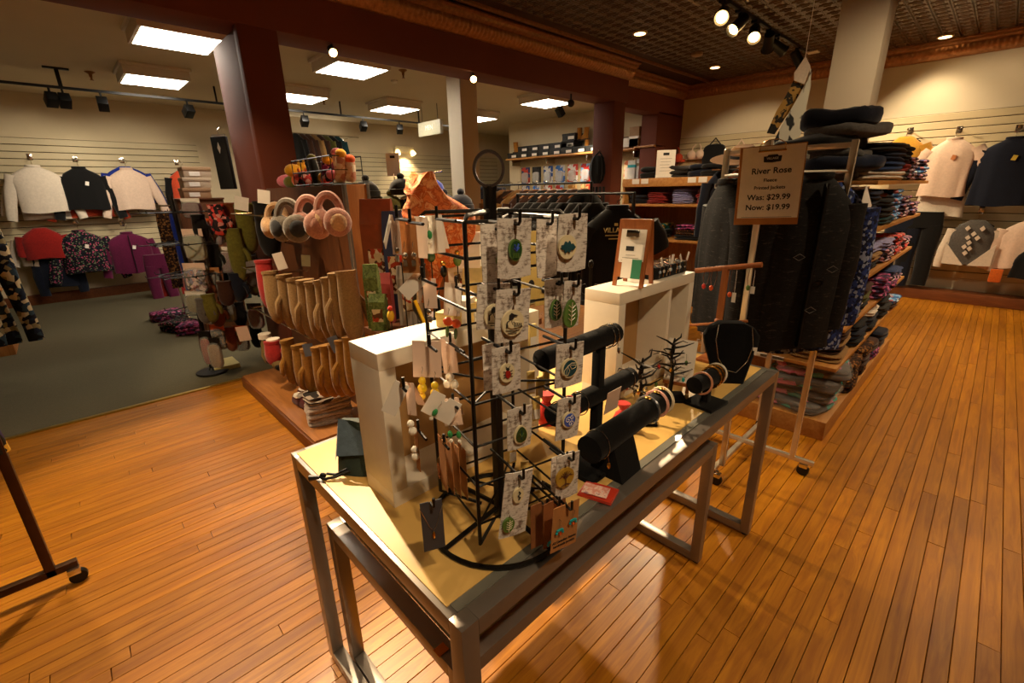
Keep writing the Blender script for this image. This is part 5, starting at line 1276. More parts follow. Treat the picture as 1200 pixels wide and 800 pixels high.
for i, (x, y, w, h, m, l) in enumerate(((283, 232, 16, 14, M_paper, 'white price card tilted over the olive mittens'), (309, 224, 14, 14, M_paper, 'white price card standing above the earmuff rail'), (325, 298, 12, 18, M_paper, 'grey price card above the beige mittens'),
        (358, 300, 10, 12, plain('sage_card', '#a8a888', .6), 'pale green price card on the beige mitten rail'), (288, 308, 20, 12, plain('slate_tag', '#6a6462', .6), 'slate grey tag between the grey and red mittens'), (389, 396, 12, 18, plain('blue_tag', '#5f6a7c', .5), 'pale blue tag above the mustard mittens'), (360, 404, 12, 14, plain('blue_tag', '#5f6a7c', .5), 'pale blue tag tucked among the mustard mittens'), (283, 384, 14, 16, M_pink, 'pink card printed with dark legs on the lower stand'))):
    p = gp(x, y, .93); k = (p-CAM).dot(CF)/FPX
    tag(B(Matrix.Translation(p) @ Matrix.Rotation(radians(50), 4, 'Z') @ Matrix.Rotation(R.uniform(-.35, .35), 4, 'Y')).box(-w*k/2, w*k/2, -.001, .001, -h*k, h*k*.1).obj('price_card', m, None, False), l, 'price card', 'tags on the glove stand')
# clear hanging packs
M_film = clear('clear_pack_film', '#d8d6cc', .32, .1)
def pack(label, px_, py_, w, h, y, body, card, rz=.8, axis='y', group='clear packs of socks and gloves', cat='packet', hung=True, d=.03):
    p = gp(px_, py_, y) if axis == 'y' else at_x(px_, py_, y); k = (p-CAM).dot(CF)/FPX; W, Hh = w*k, h*k
    t = thing('hanging_pack', label, cat, p, rz, group)
    B().box(-W/2, W/2, -.002, .002, -Hh*.25, 0).obj('header_card', card, t, False)
    B().ell((0, 0, -Hh*.62), W*.48, d, Hh*.40, 14, 7, .5).obj('contents', body, t)
    B().ell((0, 0, -Hh*.60), W*.52, d*1.25, Hh*.44, 14, 6, .5).obj('clear_bag', M_film, t)
    return t
pack('clear pack with a pale sock and white highlight hanging by the olive mittens', 224, 268, 24, 36, 1.15, fabric('sage_knit', '#7c8468', .2), M_pink)
pack('clear pack of green gloves hanging below the pale sock pack', 226, 308, 26, 34, 1.15, P_flor, M_pink)
pack('clear pack with yellow green socks hanging low at the side room edge', 228, 340, 24, 26, 1.15, F_oliv, M_paper)
pack('clear pack of dark green socks behind the first pack', 242, 270, 14, 32, 1.25, F_teal, M_kraft)
pack('clear pack of teal socks with an orange card', 246, 306, 16, 36, 1.25, F_teal, M_orange)
pack('clear pack with red and purple contents near the boxes', 222, 232, 22, 22, 1.3, F_purple, M_paper)
pack('red boot sock pack hanging below the clear packs', 238, 388, 12, 40, 1.05, F_red, M_black); pack('tan boot sock pack beside the red one', 248, 396, 14, 36, 1.0, F_tan, M_black)
F_fill = (F_black, F_teal, F_brown, F_navy, F_green, F_char, fabric('rust_knit', '#7a3c1a', .25, 80), F_purple, F_camo_, P_leo)
_r, _c = ('top', 'upper', 'middle', 'lower', 'lowest'), ('first', 'second', 'third', 'fourth', 'fifth')
for r_ in range(5):
    for c_ in range(5):
        x = 232+c_*14+R.uniform(-3, 3)+r_*2; y = 250+r_*34+R.uniform(-6, 6); n_ = (r_*3+c_*7) % 10
        nm = ('black', 'teal', 'brown', 'navy', 'olive', 'charcoal', 'rust', 'plum', 'camouflage', 'leopard')[n_]
        if (r_+c_) % 2: pack(f'{nm} sock pack, {_c[c_]} in the {_r[r_]} ring of the carpet edge spinner', x, y, 17, 30, 1.18+.05*((r_+c_) % 3), F_fill[n_], (M_kraft, M_paper, M_orange, M_black)[(r_+c_*2) % 4], group='sock packs deep in the spinner')
        else: mitten(f'{nm} mitten, {_c[c_]} in the {_r[r_]} ring of the carpet edge spinner', gp(x, y, 1.15+.05*c_), radians(70)+R.uniform(-.5, .5), F_fill[n_], .24, .12, group='mittens deep in the spinner')
tag(B(Matrix.Translation(at_z(262, 430, .0))).box(-.14, .14, -.10, .12, .004, .05, .01).obj('pale_tray', plain('pale_tray', '#b8a868', .5)), 'pale yellow tray on the deck under the sock packs', 'tray')
F_camo = printed('camouflage_print', ['#1c160c', '#3c2c16', '#5a4524', '#14100a', '#705a30'], 14)
for x, y, l, h in ((310, 392, 'camouflage slipper sock leaning at the foot of the stand', 44), (320, 398, 'camouflage slipper sock by the mustard mittens', 36)):
    p = at_y(x, y, 1.0); t = thing('slipper_sock', l, 'slipper sock', p, .8, 'camouflage slipper socks')
    B().tube([(0, 0, 0), (0, 0, -.12), (.0, -.01, -.17), (.03, -.04, -.20), (.06, -.09, -.205)], [.045, .045, .05, .045, .02], 10).obj('sock', F_camo, t); B().tube([(0, 0, .01), (0, 0, -.03)], .05, 10).obj('fleece_cuff', F_white, t)
# slippers and knit scarves piled on the deck
F_wool = fabric('grey_white_wool', '#a08f82', .3, 50, .95, .6, .4)
for i, (x, y) in enumerate(((376, 500), (380, 488), (384, 474), (372, 464))):
    p = at_y(x, y, 1.02)
    folded('folded_scarf', ('grey wool scarf, lowest in the pile on the deck of the glove stand', 'grey wool scarf, second in the pile on the deck', 'grey wool scarf, third in the pile on the deck', 'grey striped wool scarf on top of the pile on the deck')[i], 'scarf', (-2.98+.01*i, 1.06, .10+.06*i), radians(70+6*i), F_wool if i < 3 else printed('striped_wool', ['#a09080', '#2c2622', '#b8a898'], 12, .9, (1, 1, 6)), .30, .20, .055, 2, 'scarves on the glove stand deck', i)
for i, (x, dy) in enumerate(((-3.32, .0), (-3.42, .10))):
    t = thing('slipper', ('dark red slipper with white lining on the deck', 'second dark red slipper beside it on the deck')[i], 'slipper', (x, 1.02+dy, .10), radians(100+20*i), 'slippers on the deck')
    B().loft([[(.05*w*cos(2*pi*j/14), y+.0*j, .012+h*max(0, sin(2*pi*j/14))) for j in range(14)] for y, w, h in ((-.13, .5, .03), (-.10, .9, .055), (-.03, 1, .06), (.06, .85, .07), (.12, .7, .06), (.13, .4, .04))]).obj('upper', fabric('dark_red_felt', '#4a1412', .2), t)
    B().ell((0, .06, .065), .04, .06, .022, 12, 6).obj('fleece_lining', F_white, t)
# wire basket with plush dolls on top
bk = thing('wire_basket', 'wire basket on top of the glove stand full of rolled plush dolls', 'basket', (-3.22, 1.38, JZ))
for z in (.01, .09, .17): B().tube([(.32*sx, .10*sy, z) for sx, sy in ((-1, -1), (1, -1), (1, 1), (-1, 1))], .004, 5, True).obj('hoop', M_wire, bk)
for x, y in [(-.32+.16*i, s*.10) for i in range(5) for s in (-1, 1)]: B().tube([(x, y, .01), (x, y, .17)], .003, 5).obj('upright', M_wire, bk)
M_plush = printed('cream_plush_print', ['#d8b890', '#e0c8a8', '#c8907a', '#e8d8c0'], 30)
for i, (x, y, z, a, m1, m2, l) in enumerate(((.24, -.02, .12, .35, M_plush, fabric('yellow_plush', '#d89a1c', .15), 'tall cream plush doll with a yellow cap leaning out of the basket'), (.15, .03, .13, -.1, M_plush, fabric('pink_plush', '#c86a78', .15), 'cream plush doll with a pink cap in the middle of the basket'),
        (.04, -.03, .10, .5, P_florp, fabric('yellow_plush', '#d89a1c', .15), 'purple plush doll with a yellow end'), (-.06, .02, .12, .9, M_plush, fabric('mauve_plush', '#8a4a7a', .15), 'cream plush doll with a mauve cap lying across'), (.29, .03, .08, .15, M_plush, fabric('orange_plush', '#d8602c', .15), 'cream plush doll with an orange cap at the basket corner'),
        (-.16, 0, .12, -.3, F_black, F_oliv, 'black plush animal in the basket'), (.10, -.06, .07, 1.2, P_florr, fabric('pink_plush', '#c86a78', .15), 'red plush doll at the bottom of the basket'), (-.24, .02, .08, 1.3, F_oliv, fabric('yellow_plush', '#d89a1c', .15), 'olive plush toy at the far basket end'))):
    t = thing('plush_doll', l, 'plush toy', (-3.22+x, 1.38+y, JZ+.02), 0, 'plush dolls in the basket', 0, a)
    B().tube([(0, 0, 0), (0, 0, .02), (0, 0, z+.03), (0, 0, z+.045)], [.025, .034, .032, .024], 10).obj('body', m1, t); B().ell((0, 0, z+.055), .034, .034, .028, 10, 6).obj('cap', m2, t)
for i, (x, z, m, l) in enumerate(((-3.72, .05, fabric('orange_plush', '#d8602c', .15), 'orange plush toy beside the basket'), (-3.86, .04, F_oliv, 'green plush toy beside the basket'), (-3.98, .05, fabric('pink_plush', '#c86a78', .15), 'pink plush toy at the far end of the stand top'), (-3.62, .05, P_florr, 'red patterned plush toy against the basket'), (-3.80, .12, fabric('yellow_plush', '#d89a1c', .15), 'yellow plush toy on top of the others'))):
    t = thing('plush_animal', l, 'plush toy', (x, 1.38, JZ+z-.05 if z < .1 else JZ+.07), .5*i, 'plush animals on the stand top')
    B().ell((0, 0, .05), .075, .05, .05, 12, 7).obj('body', m, t); B().ell((.08, 0, .08), .038, .036, .036, 10, 6).obj('head', m, t)
    for s in (-1, 1): B().ell((.085, s*.025, .115), .012, .008, .02, 8, 5).obj('ear', m, t)

# ================================================================ SIDE ROOM, FAR WALL
xw = -10.18
def farshirt(px_, py_, label, mat, hl=None, x=None, rz=pi/2, **kw):
    p = at_x(px_, py_+3, x or xw); g = garment('hanging_shirt', label, kw.pop('cat', 'shirt'), p, rz, mat, group='tops hung on the far slat wall', **kw)
    if hl: p = p - Vector((0, 0, 0)); hanger(hl, p, rz, None, .36, .15); faceout('chrome arm above the '+hl.split(' in the ')[-1], p+Vector((0, 0, .145)), (1, 0, 0), p.x+10.478)
farshirt(38, 192, 'cream half zip fleece top on the far slat wall', F_white, 'black hanger in the cream fleece', W=.56, H=.66, D=.16, sl=.66, ang=14, sw=.085, seed=41, collar=F_white)
farshirt(40, 194, 'second white fleece behind the cream half zip', F_white, None, xw-.12, W=.60, H=.74, D=.10, sl=.6, ang=20, sw=.08, seed=42)
farshirt(92, 194, 'black jacket with coral panels on the far slat wall', F_black, 'black hanger in the black and coral jacket', W=.54, H=.62, D=.16, sl=.66, ang=14, sw=.085, seed=43, collar=F_black, tagm=M_paper)
farshirt(90, 197, 'coral fleece showing behind the black jacket', F_orng, None, xw-.12, W=.62, H=.70, D=.10, sl=.66, ang=18, sw=.08, seed=44)
farshirt(148, 195, 'pale pink quarter zip top on the far slat wall', F_pink, 'black hanger in the pale pink top', W=.54, H=.64, D=.16, sl=.66, ang=16, sw=.08, seed=45, collar=F_pink)
farshirt(146, 192, 'royal blue top behind the pale pink quarter zip', F_blue, None, xw-.12, W=.58, H=.6, D=.10, sl=.6, ang=18, sw=.08, seed=46)
farshirt(213, 197, 'coral and black top half hidden by the shoe boxes', F_orng, 'black hanger in the coral and black top', W=.46, H=.58, D=.14, sl=.5, ang=8, sw=.08, seed=47, sleeve_mat=F_black)
farshirt(46, 264, 'red vest layered over a white top in the lower row', F_red, None, W=.50, H=.46, D=.16, sl=.3, ang=10, sw=.08, seed=48)
farshirt(42, 268, 'white top under the red vest in the lower row', F_white, None, xw-.10, W=.54, H=.52, D=.12, sl=.4, ang=16, sw=.07, seed=49)
farshirt(92, 268, 'black puffer jacket with sparkling multicolour yoke in the lower row', P_spark, 'black hanger in the sparkling jacket', W=.58, H=.64, D=.20, sl=.70, ang=17, sw=.10, seed=50, collar=P_spark, tagm=M_paper)
farshirt(148, 270, 'magenta purple fleece jacket in the lower row', F_purple, 'black hanger in the purple fleece', W=.60, H=.66, D=.18, sl=.60, ang=13, sw=.085, seed=51, collar=F_purple, zip_=M_black, tagm=M_paper)
farshirt(60, 288, 'dark navy jacket tucked between the red vest and the sparkling one', F_navy, None, xw-.08, W=.44, H=.60, D=.14, sl=.6, ang=4, sw=.09, seed=52)
for i, (x, y, m, l) in enumerate(((192, 300, F_red, 'dark red trousers hanging under the purple jacket'), (182, 298, F_purple, 'plum trousers hanging behind the dark red ones'))):
    pants('hanging_trousers', l, at_x(x, y, -9.6+.1*i), pi/2, m, .36, .80, .10, 60+i, 'trousers by the far wall')
# brown garments high by the strip light
for i in range(8):
    p = at_x(346+7*i, 160+1.2*i, -10.05); p.z = at_x(346, 156, -10.05).z-.015; m = (F_black, F_brown, F_brown, F_tan, F_brown, F_green, F_black, F_teal)[i]
    garment('hanging_coat', ('black coat first on the rail under the strip light', 'brown coat second on the high rail', 'brown coat third on the high rail', 'tan coat fourth on the high rail', 'brown coat fifth on the high rail', 'olive coat sixth on the high rail', 'black coat seventh on the high rail', 'dark teal coat last on the high rail')[i], 'coat', p, radians(20), m, .5, .72, .10, .5, 8, .07, 70+i, group='coats on the high rail')
rb_ = at_x(346, 156, -10.05); re_ = at_x(412, 178, -10.05)
tag(B().tube([(rb_.x, rb_.y-.2, rb_.z), (re_.x, re_.y+.2, rb_.z)], .012, 8).tube([(rb_.x, rb_.y-.1, rb_.z), (-10.49, rb_.y-.1, rb_.z)], .01, 6).tube([(re_.x, re_.y+.1, rb_.z), (-10.49, re_.y+.1, rb_.z)], .01, 6).obj('coat_rail', M_chrome), 'chrome rail on the far wall holding brown coats', 'rail')
# shoe boxes on a shelf by the pier, black hanging board
sh = at_x(230, 232, -6.35)
sv = thing('stock_cabinet', 'dark wooden stock cabinet carrying pale shoe boxes beside the pier', 'cabinet', (-6.35, sh.y, 0)); B().box(-.2, .2, -.22, .22, 0, sh.z-.02, .004).obj('body', M_dpan, sv); B().box(-.21, .21, -.23, .23, sh.z-.02, sh.z, .004).obj('top_board', M_dpan, sv); B().box(.2, .206, -.2, .2, .1, sh.z-.06, .002).obj('door', M_dpan, sv)
M_box = plain('cream_carton', '#b8a288', .7, var=.06); M_box2 = plain('tan_carton', '#9c7a58', .7, var=.06)
for i in range(3):
    t = thing('shoe_box', ('pale shoe box at the bottom of the pile by the pier', 'pale shoe box in the middle of the pile by the pier', 'pale shoe box on top of the pile by the pier')[i], 'box', (-6.35, sh.y-.0+.02*i, sh.z+.108*i), 0, 'boxes on the shelf by the pier')
    B().box(-.12, .12, -.13, .13, 0, .10, .004).obj('carton', (M_box2, M_box, M_box)[i], t); B().box(-.125, .125, -.135, .135, .07, .108, .004).obj('lid', (M_box2, M_box, M_box2)[i], t); B().box(.126, .128, -.08, .02, .015, .06).obj('label_sticker', M_paper, t, False)
p = at_y(256, 160, 1.28); k = (p-CAM).dot(CF)/FPX
hb = thing('hanging_display_board', 'black flat display pack with a white diamond hanging in front of the oxblood pier', 'display pack', p, radians(30))
B().box(-.085, .085, -.02, .02, -.47, 0, .006).obj('pack', plain('matt_black_card', '#0e0d0c', .6), hb); B().plate_xz([(-.018, -.10), (0, -.15), (.018, -.10), (0, -.05)], -.022, -.02).obj('diamond_mark', M_paper, hb, False)
B().box(-.08, .08, -.005, .005, 0, .02, .002).obj('clear_hanger', clear('clear_hanger', '#cfcac0', .5), hb); B().tube([(0, 0, .02), (0, 0, .06), (.01, .02, .08)], .003, 5).obj('hook', M_chrome, hb)
# leggings rail in the side room
lg = thing('legging_rack', 'chrome rack of dark leggings standing on the carpet', 'clothes rack', (-7.0, 1.55, 0))
B().tube([(-.6, -.55, 0), (-.6, -.55, 1.50), (.6, .3, 1.50), (.6, .3, 0)], .016, 8).obj('frame', M_chrome, lg)
for x, y in ((-.6, -.55), (.6, .3)): B().box(x-.25, x+.25, y-.02, y+.02, 0, .04, .004).obj('foot', M_chrome, lg)
for i, (m, l) in enumerate(((P_leo, 'brown leopard leggings first on the chrome rack'), (F_blue, 'bright blue leggings second on the chrome rack'), (F_black, 'black leggings third on the chrome rack'), (F_navy, 'navy leggings fourth on the chrome rack'), (F_black, 'black wide leggings fifth on the chrome rack'), (F_teal, 'dark teal leggings sixth on the chrome rack'), (P_spark, 'sparkling dark leggings last on the chrome rack'))):
    f = i/6; pants('hanging_leggings', l, (-7.0-.5+1.0*f, 1.55-.48+.71*f, 1.44), radians(75), m, .30, 1.0+.12*(i % 2), .06, 80+i, 'leggings on the chrome rack', 'leggings')
for i, (x, y, m, l) in enumerate(((196, 360, P_florp, 'pink floral leggings folded at the foot of the chrome rack'), (212, 372, P_spark, 'sparkling leggings folded at the foot of the chrome rack'), (230, 375, P_florp, 'purple floral leggings folded at the foot of the chrome rack'))):
    p = at_z(x, y+14, .0); folded('folded_leggings', l, 'leggings', (p.x, p.y, .004), .5*i, m, .36, .36, .12, 3, 'leggings folded on the carpet', i)
# left edge: wooden cabinet and floral leggings
p0, p1 = at_z(2, 418, 0), at_z(30, 402, 0)
R = rnd(12)
cbn = thing('wood_cabinet', 'brown wooden display cabinet at the edge of the carpet', 'cabinet', (-7.5, -.95, 0))
B().box(-.35, .35, -.5, .30, 0, .62, .006).obj('body', M_pan, cbn); B().box(-.37, .37, -.52, .32, .62, .65, .004).obj('top_board', M_pan, cbn)
fr = thing('floral_rack', 'black rail with floral leggings above the brown cabinet', 'clothes rack', (-5.9, -.98, 0))
B().tube([(0, -.6, 0), (0, -.6, 1.62), (0, .55, 1.62), (0, .55, 1.58)], .014, 8).obj('frame', M_black, fr); B().box(-.2, .2, -.62, -.58, 0, .03, .003).obj('foot', M_black, fr)
for i in range(4): pants('hanging_leggings', ('dark floral leggings at the near end of the black rail', 'dark floral leggings second on the black rail', 'dark floral leggings third on the black rail', 'dark floral leggings fourth on the black rail')[i], (-5.90, -.50-.14*i, 1.58), radians(95+8*i), P_flord, .26, 1.2, .08, 90+i, 'floral leggings on the black rail', 'leggings', spread=.05)
garment('hanging_dress', 'multicolour floral dress on the bronze rolling rack', 'dress', (-2.50, -.60, 1.46), radians(90), printed('gold_floral_print', ['#1c1408', '#a86a1c', '#c0902c', '#3a2a4c', '#142040'], 30), .40, .78, .10, .3, 10, .07, 96, flare=1.3)
B().tube([(-.0, .056, 1.49), (0, -.6, 1.49)], .012, 8).obj('rail', M_brzr, lr)
# ================================================================ MIDDLE OF THE SHOP
# small table behind the jewellery table
ct = thing('wood_table', 'dark wooden side table with bags and packets behind the white riser', 'table', (-1.86, 1.42, 0))
B().box(-.28, .28, -.42, .32, .92, .955, .006).obj('tabletop', M_dpan, ct)
for sx in (-1, 1):
    for sy in (-1, 1): B().box(sx*.24-.025, sx*.24+.025, sy*.33-.075, sy*.33-.025, 0, .92, .004).obj('leg', M_dpan, ct)
B().box(-.25, .25, -.39, .29, .84, .92, .003).obj('apron', M_dpan, ct)
ZCT = .955
def on_ct(x, y): p = at_v(x, y, -1.9, 1.3); return p
# orange scarf on a bust
M_scf = printed('orange_scarf_print', ['#c8602c', '#d97a40', '#b04a1c', '#e0a068', '#d06a34'], 22, .7, (1, 1, 1), .8, 'noise')
sp_ = at_v(505, 262, -1.82, 1.38)
sb = thing('scarf_bust', 'black bust on the side table wearing an orange scarf', 'display bust', (sp_.x, sp_.y, ZCT), radians(45))
B().lathe([(.10, 0), (.10, .015), (.02, .025), (.016, .30), (.05, .33), (.09, .42), (.10, .50), (.05, .56), (.04, .62), (.03, .64)], 18).obj('bust', M_vel, sb)
sf = thing('orange_scarf', 'sheer orange patterned scarf draped high on the black bust', 'scarf', (sp_.x, sp_.y, ZCT), radians(45))
rings = []
for i in range(15):
    t_ = i/14; z = .34+.36*t_; N = 22; ring = []
    for j in range(N):
        a = 2*pi*j/N; r = (.145-.05*t_+.035*sin(pi*t_*1.6))*(1+.16*sin(3*a+t_*4)+.12*sin(7*a-t_*9))
        ring.append((r*cos(a)*1.0+.03*sin(t_*5), r*sin(a)*.7, z+.04*sin(2*a+t_*3)))
    rings.append(ring)
B().loft(rings).obj('drape', M_scf, sf, True, 80)
B().loft([[(x+.03*sin(z*30), y, z) for x, y in ((-.03, -.10), (.03, -.12), (.04, -.09), (-.02, -.08))] for z in (.46, .38, .28, .20, .14)]).obj('scarf_tail', M_scf, sf)
B().loft([[(.045*cos(2*pi*j/14)*(1-.3*abs(s))+.045*s-.03, .035*sin(2*pi*j/14), .66+.035*sin(2*pi*j/14)*(1+.3*s)) for j in range(14)] for s in (-1.3, -.8, -.3, .2, .7)]).obj('scarf_knot', M_scf, sf, True, 80)
# bags and packets on the side table
def packet(label, px_, py_, dx, w, d, h, mat, name='paper_bag', cat='bag', rz=.75, top=True):
    p = at_v(px_, py_, -2.0+dx, 1.3+dx*.3)
    t = thing(name, label, cat, (p.x, p.y, ZCT), rz, 'goods on the wooden side table')
    b = B(); b.loft([[(-w/2, -d/2, 0), (w/2, -d/2, 0), (w/2, d/2, 0), (-w/2, d/2, 0)], [(-w/2, -d/2, h*.8), (w/2, -d/2, h*.8), (w/2, d/2, h*.8), (-w/2, d/2, h*.8)], [(-w/2, -d*.12, h), (w/2, -d*.12, h), (w/2, d*.12, h), (-w/2, d*.12, h)]]); b.obj('packet', mat, t, False)
    B().box(-w*.32, w*.32, -d/2-.002, -d/2, h*.25, h*.6).obj('printed_label', printed('packet_label_print', ['#c8b890', '#5c3a20', '#a03a20', '#d8ccb0'], 50, .6), t, False)
packet('orange brown paper bag standing behind the hanging white tags', 447, 300, -.22, .16, .10, .62, plain('orange_bag_paper', '#7e3c16', .7))
packet('navy blue bag standing beside the orange paper bag', 464, 300, -.14, .10, .08, .56, plain('navy_bag_paper', '#26345c', .6))
packet('tall green leaf printed packet at the edge of the side table', 437, 340, .06, .07, .05, .32, printed('green_packet_print', ['#5a6a34', '#6f8044', '#46552a', '#7d8c54'], 30, .6, (1, 1, 1), 1.0, 'noise'), 'tea_packet', 'packet')
packet('second green packet behind the tall one', 445, 372, .12, .08, .05, .18, printed('green_packet_print', ['#5a6a34'], 30), 'tea_packet', 'packet')
packet('pale grey striped packet in a black frame behind the second row tags', 484, 360, .08, .13, .06, .30, printed('grey_stripe_print', ['#8c857c', '#b0a89c', '#6a645c'], 10, .7, (5, 1, .2), 0, 'noise'), 'soap_packet', 'packet')
packet('white carton standing behind the tree printed tag', 545, 300, .18, .16, .10, .46, M_paper, 'carton', 'box')
packet('pale yellow carton on the side table by the spinner post', 560, 330, .25, .14, .10, .30, plain('pale_yellow_carton', '#cdb878', .6), 'carton', 'box')
packet('pink sachet lying low behind the silver earrings', 447, 330, -.05, .10, .05, .26, plain('pink_sachet_paper', '#b85050', .5), 'sachet', 'sachet')
lan = at_v(450, 378, -1.72, 1.06)
ln = thing('striped_lanyard', 'black yellow and red striped lanyard strap hanging behind the spinner', 'lanyard', (-1.66, 1.08, ZCT), .6)
B().tube([(0, 0, .36), (-.05, .0, .26), (-.06, 0, .16), (.0, -.01, .06), (.03, 0, .02)], .010, 4).obj('strap', M_black, ln); B().tube([(-.05, -.012, .20), (.0, -.02, .07)], .009, 4).obj('stripe', M_yb, ln); B().ell((.03, 0, .02), .014, .010, .02, 8, 5).obj('clip', M_silver, ln)
for i, (x, y, m, l) in enumerate(((470, 300, M_redc, 'red felt flower charm on the side table'), (505, 300, M_dgreen, 'green glass drop charm on the side table'), (520, 318, M_wire, 'black wire charm figure on the side table'), (500, 345, plain('rust_stone', '#8a3c1c', .4), 'rust coloured stone charm on the side table'), (536, 305, M_green, 'green and red felt ornament on the side table'), (458, 370, plain('parrot_felt', '#c8a01c', .6), 'yellow and red parrot ornament on the side table'))):
    p = at_v(x, y, -1.70, 1.10+.05*i)
    t = thing('hanging_charm', l, 'ornament', (p.x, p.y, ZCT), i, 'charms on the side table')
    B().tube([(0, 0, 0), (0, 0, p.z-ZCT+.02)], .003, 5).lathe([(.04, 0), (.04, .006), (.005, .01)], 12).obj('stand', M_wire, t); B().ell((0, 0, p.z-ZCT), .02, .015, .028, 10, 6).obj('charm', m, t); B().ell((0, 0, p.z-ZCT+.035), .013, .012, .013, 8, 5).obj('bead', M_redc if i % 2 else M_gold, t)

# hat and scarf counter further back
hcx, hcy = at_v(478, 240, -3.35, 2.15).x, at_v(478, 240, -3.35, 2.15).y
hc = thing('hat_counter', 'wooden counter piled with dark knit hats and a fringed green scarf', 'counter', (hcx, hcy, 0), radians(42))
B().box(-.55, .55, -.3, .3, 0, 1.42, .006).obj('body', M_pan, hc); B().box(-.58, .58, -.33, .33, 1.42, 1.455, .004).obj('counter_top', M_gw, hc); B().box(-.5, -.02, -.306, -.3, .1, 1.3, .003).obj('door', M_pan, hc); B().box(.02, .5, -.306, -.3, .1, 1.3, .003).obj('door', M_pan, hc)
Mh = Matrix.Translation((hcx, hcy, 1.455)) @ Matrix.Rotation(radians(42), 4, 'Z')
R = rnd(51)
def knit_hat(label, x, y, z, mat):
    t = thing('knit_hat', label, 'hat', Mh @ Vector((x, y, z)), R.uniform(0, 3), 'knit hats on the wooden counter')
    B().lathe([(.085, 0), (.10, .02), (.10, .05), (.085, .09), (.05, .12), (.01, .13)], 14).obj('crown', mat, t); B().lathe([(.088, 0), (.106, .004), (.108, .045), (.098, .05)], 14).obj('brim', mat, t); B().ell((0, 0, .145), .03, .03, .028, 8, 6).obj('pompom', mat, t)
for i, (x, y, z, m, l) in enumerate(((-.42, 0, .0, F_black, 'black bobble hat at the end of the counter by the panel'), (-.28, .05, 0, fabric('dark_olive_knit', '#2a2812', .3), 'dark olive bobble hat beside the black one'), (-.14, .0, 0, F_green, 'olive bobble hat in the front row'), (-.34, .02, .12, F_black, 'black bobble hat on top of the heap'), (0, .05, 0, P_flord, 'patterned dark bobble hat in the middle of the counter'), (-.06, .06, .13, F_black, 'black bobble hat on the patterned one'), (.14, 0, 0, F_blue, 'blue bobble hat on the counter'), (.30, .03, 0, F_navy, 'navy bobble hat on the counter'), (.44, 0, 0, F_navy, 'navy bobble hat at the scarf end'), (.2, .05, .12, F_blue, 'blue bobble hat on top by the sign'))):
    knit_hat(l, x, y, z, m)
gsf = thing('fringed_scarf', 'olive green fringed scarf hanging over the counter front', 'scarf', Mh @ Vector((.05, -.345, 0)), radians(42))
B().box(-.26, .26, -.015, .02, -.10, .03, .01).obj('scarf_body', F_oliv, gsf)
for i in range(16): B().tube([(-.25+.033*i, -.005, -.09), (-.25+.033*i+R.uniform(-.01, .01), -.008, -.30+R.uniform(-.03, .03))], [.013, .006], 5).obj('fringe_tassel', F_oliv, gsf)
p = Mh @ Vector((-.14, .15, 0)); ps = thing('price_sign', 'small white price sign on a stem above the knit hats', 'sign', p, radians(45)); B().tube([(0, 0, 0), (0, 0, .30)], .004, 5).obj('stem', M_chrome, ps); B().box(-.055, .055, -.003, .003, .28, .46).obj('card', M_paper, ps, False); B().box(-.02, .02, -.004, -.003, .42, .44).obj('badge', M_ink, ps, False)
p = Mh @ Vector((.18, .10, .0)); ps = thing('chrome_sign_clip', 'chrome clip stand rising from the blue hats', 'sign stand', p, radians(45)); B().tube([(0, 0, 0), (0, 0, .30), (.10, 0, .31)], .008, 6).obj('stem', M_chrome, ps)

# black tee rail and brown jackets
tr = thing('tee_rail', 'black rail of black tee shirts behind the spinner', 'clothes rack', (-2.4, 3.0, 0))
B().tube([(-.62, 0, 0), (-.62, 0, 1.57), (.56, 0, 1.57), (.56, 0, 0)], .015, 8).obj('frame', M_black, tr)
for x in (-.62, .56): B().box(x-.02, x+.02, -.3, .3, 0, .035, .003).obj('foot', M_chrome, tr)
ORD9 = ('first', 'second', 'third', 'fourth', 'fifth', 'sixth', 'seventh', 'eighth', 'ninth', 'tenth')
for i in range(9):
    garment('black_tee', f'black tee shirt edge-on, {ORD9[i]} on the rail counted from the wooden counter', 'shirt', (-2.94+.095*i, 3.0, 1.50), radians(90+R.uniform(-6, 6)), F_black if i % 3 else F_char, .50, .70, .07, .22, 24, .10, 100+i, group='black tee shirts on the chrome rail', taper=.95)
tee = garment('black_tee', 'front black tee shirt with a small gold chest print', 'shirt', (-1.93, 2.93, 1.47), radians(50), F_black, .50, .72, .12, .22, 26, .11, 120, group='black tee shirts on the chrome rail', taper=.95, collar=F_black)
hanger('black hanger in the front black tee', (-1.93, 2.93, 1.47), radians(50), None, .36, .09)
M_gp = plain('gold_print', '#b09a5c', .6)
TM = Matrix.Translation((-.03, -.098, -.15)) @ Matrix.Rotation(pi/2, 4, 'X')
text_mesh('VILLAGE', .048, M_gp, tee, TM, depth=.004)
for i, w in enumerate((.075, .05)): B(TM).box(-w, w, -.038-.024*i, -.031-.024*i, -.001, .003).obj('print_line', M_gp, tee, False)
B(TM).box(-.012, .012, .032, .05, -.001, .003).obj('print_crest', M_gp, tee, False)
br = thing('jacket_rail', 'black rail of brown and tan jackets behind the spinner ring', 'clothes rack', (-3.3, 3.35, 0))
B().tube([(-.5, .1, 0), (-.5, .1, 1.66), (.75, .1, 1.66), (.75, .1, 0)], .015, 8).obj('frame', M_black, br)
for x in (-.5, .75): B().box(x-.02, x+.02, -.2, .4, 0, .035, .003).obj('foot', M_chrome, br)
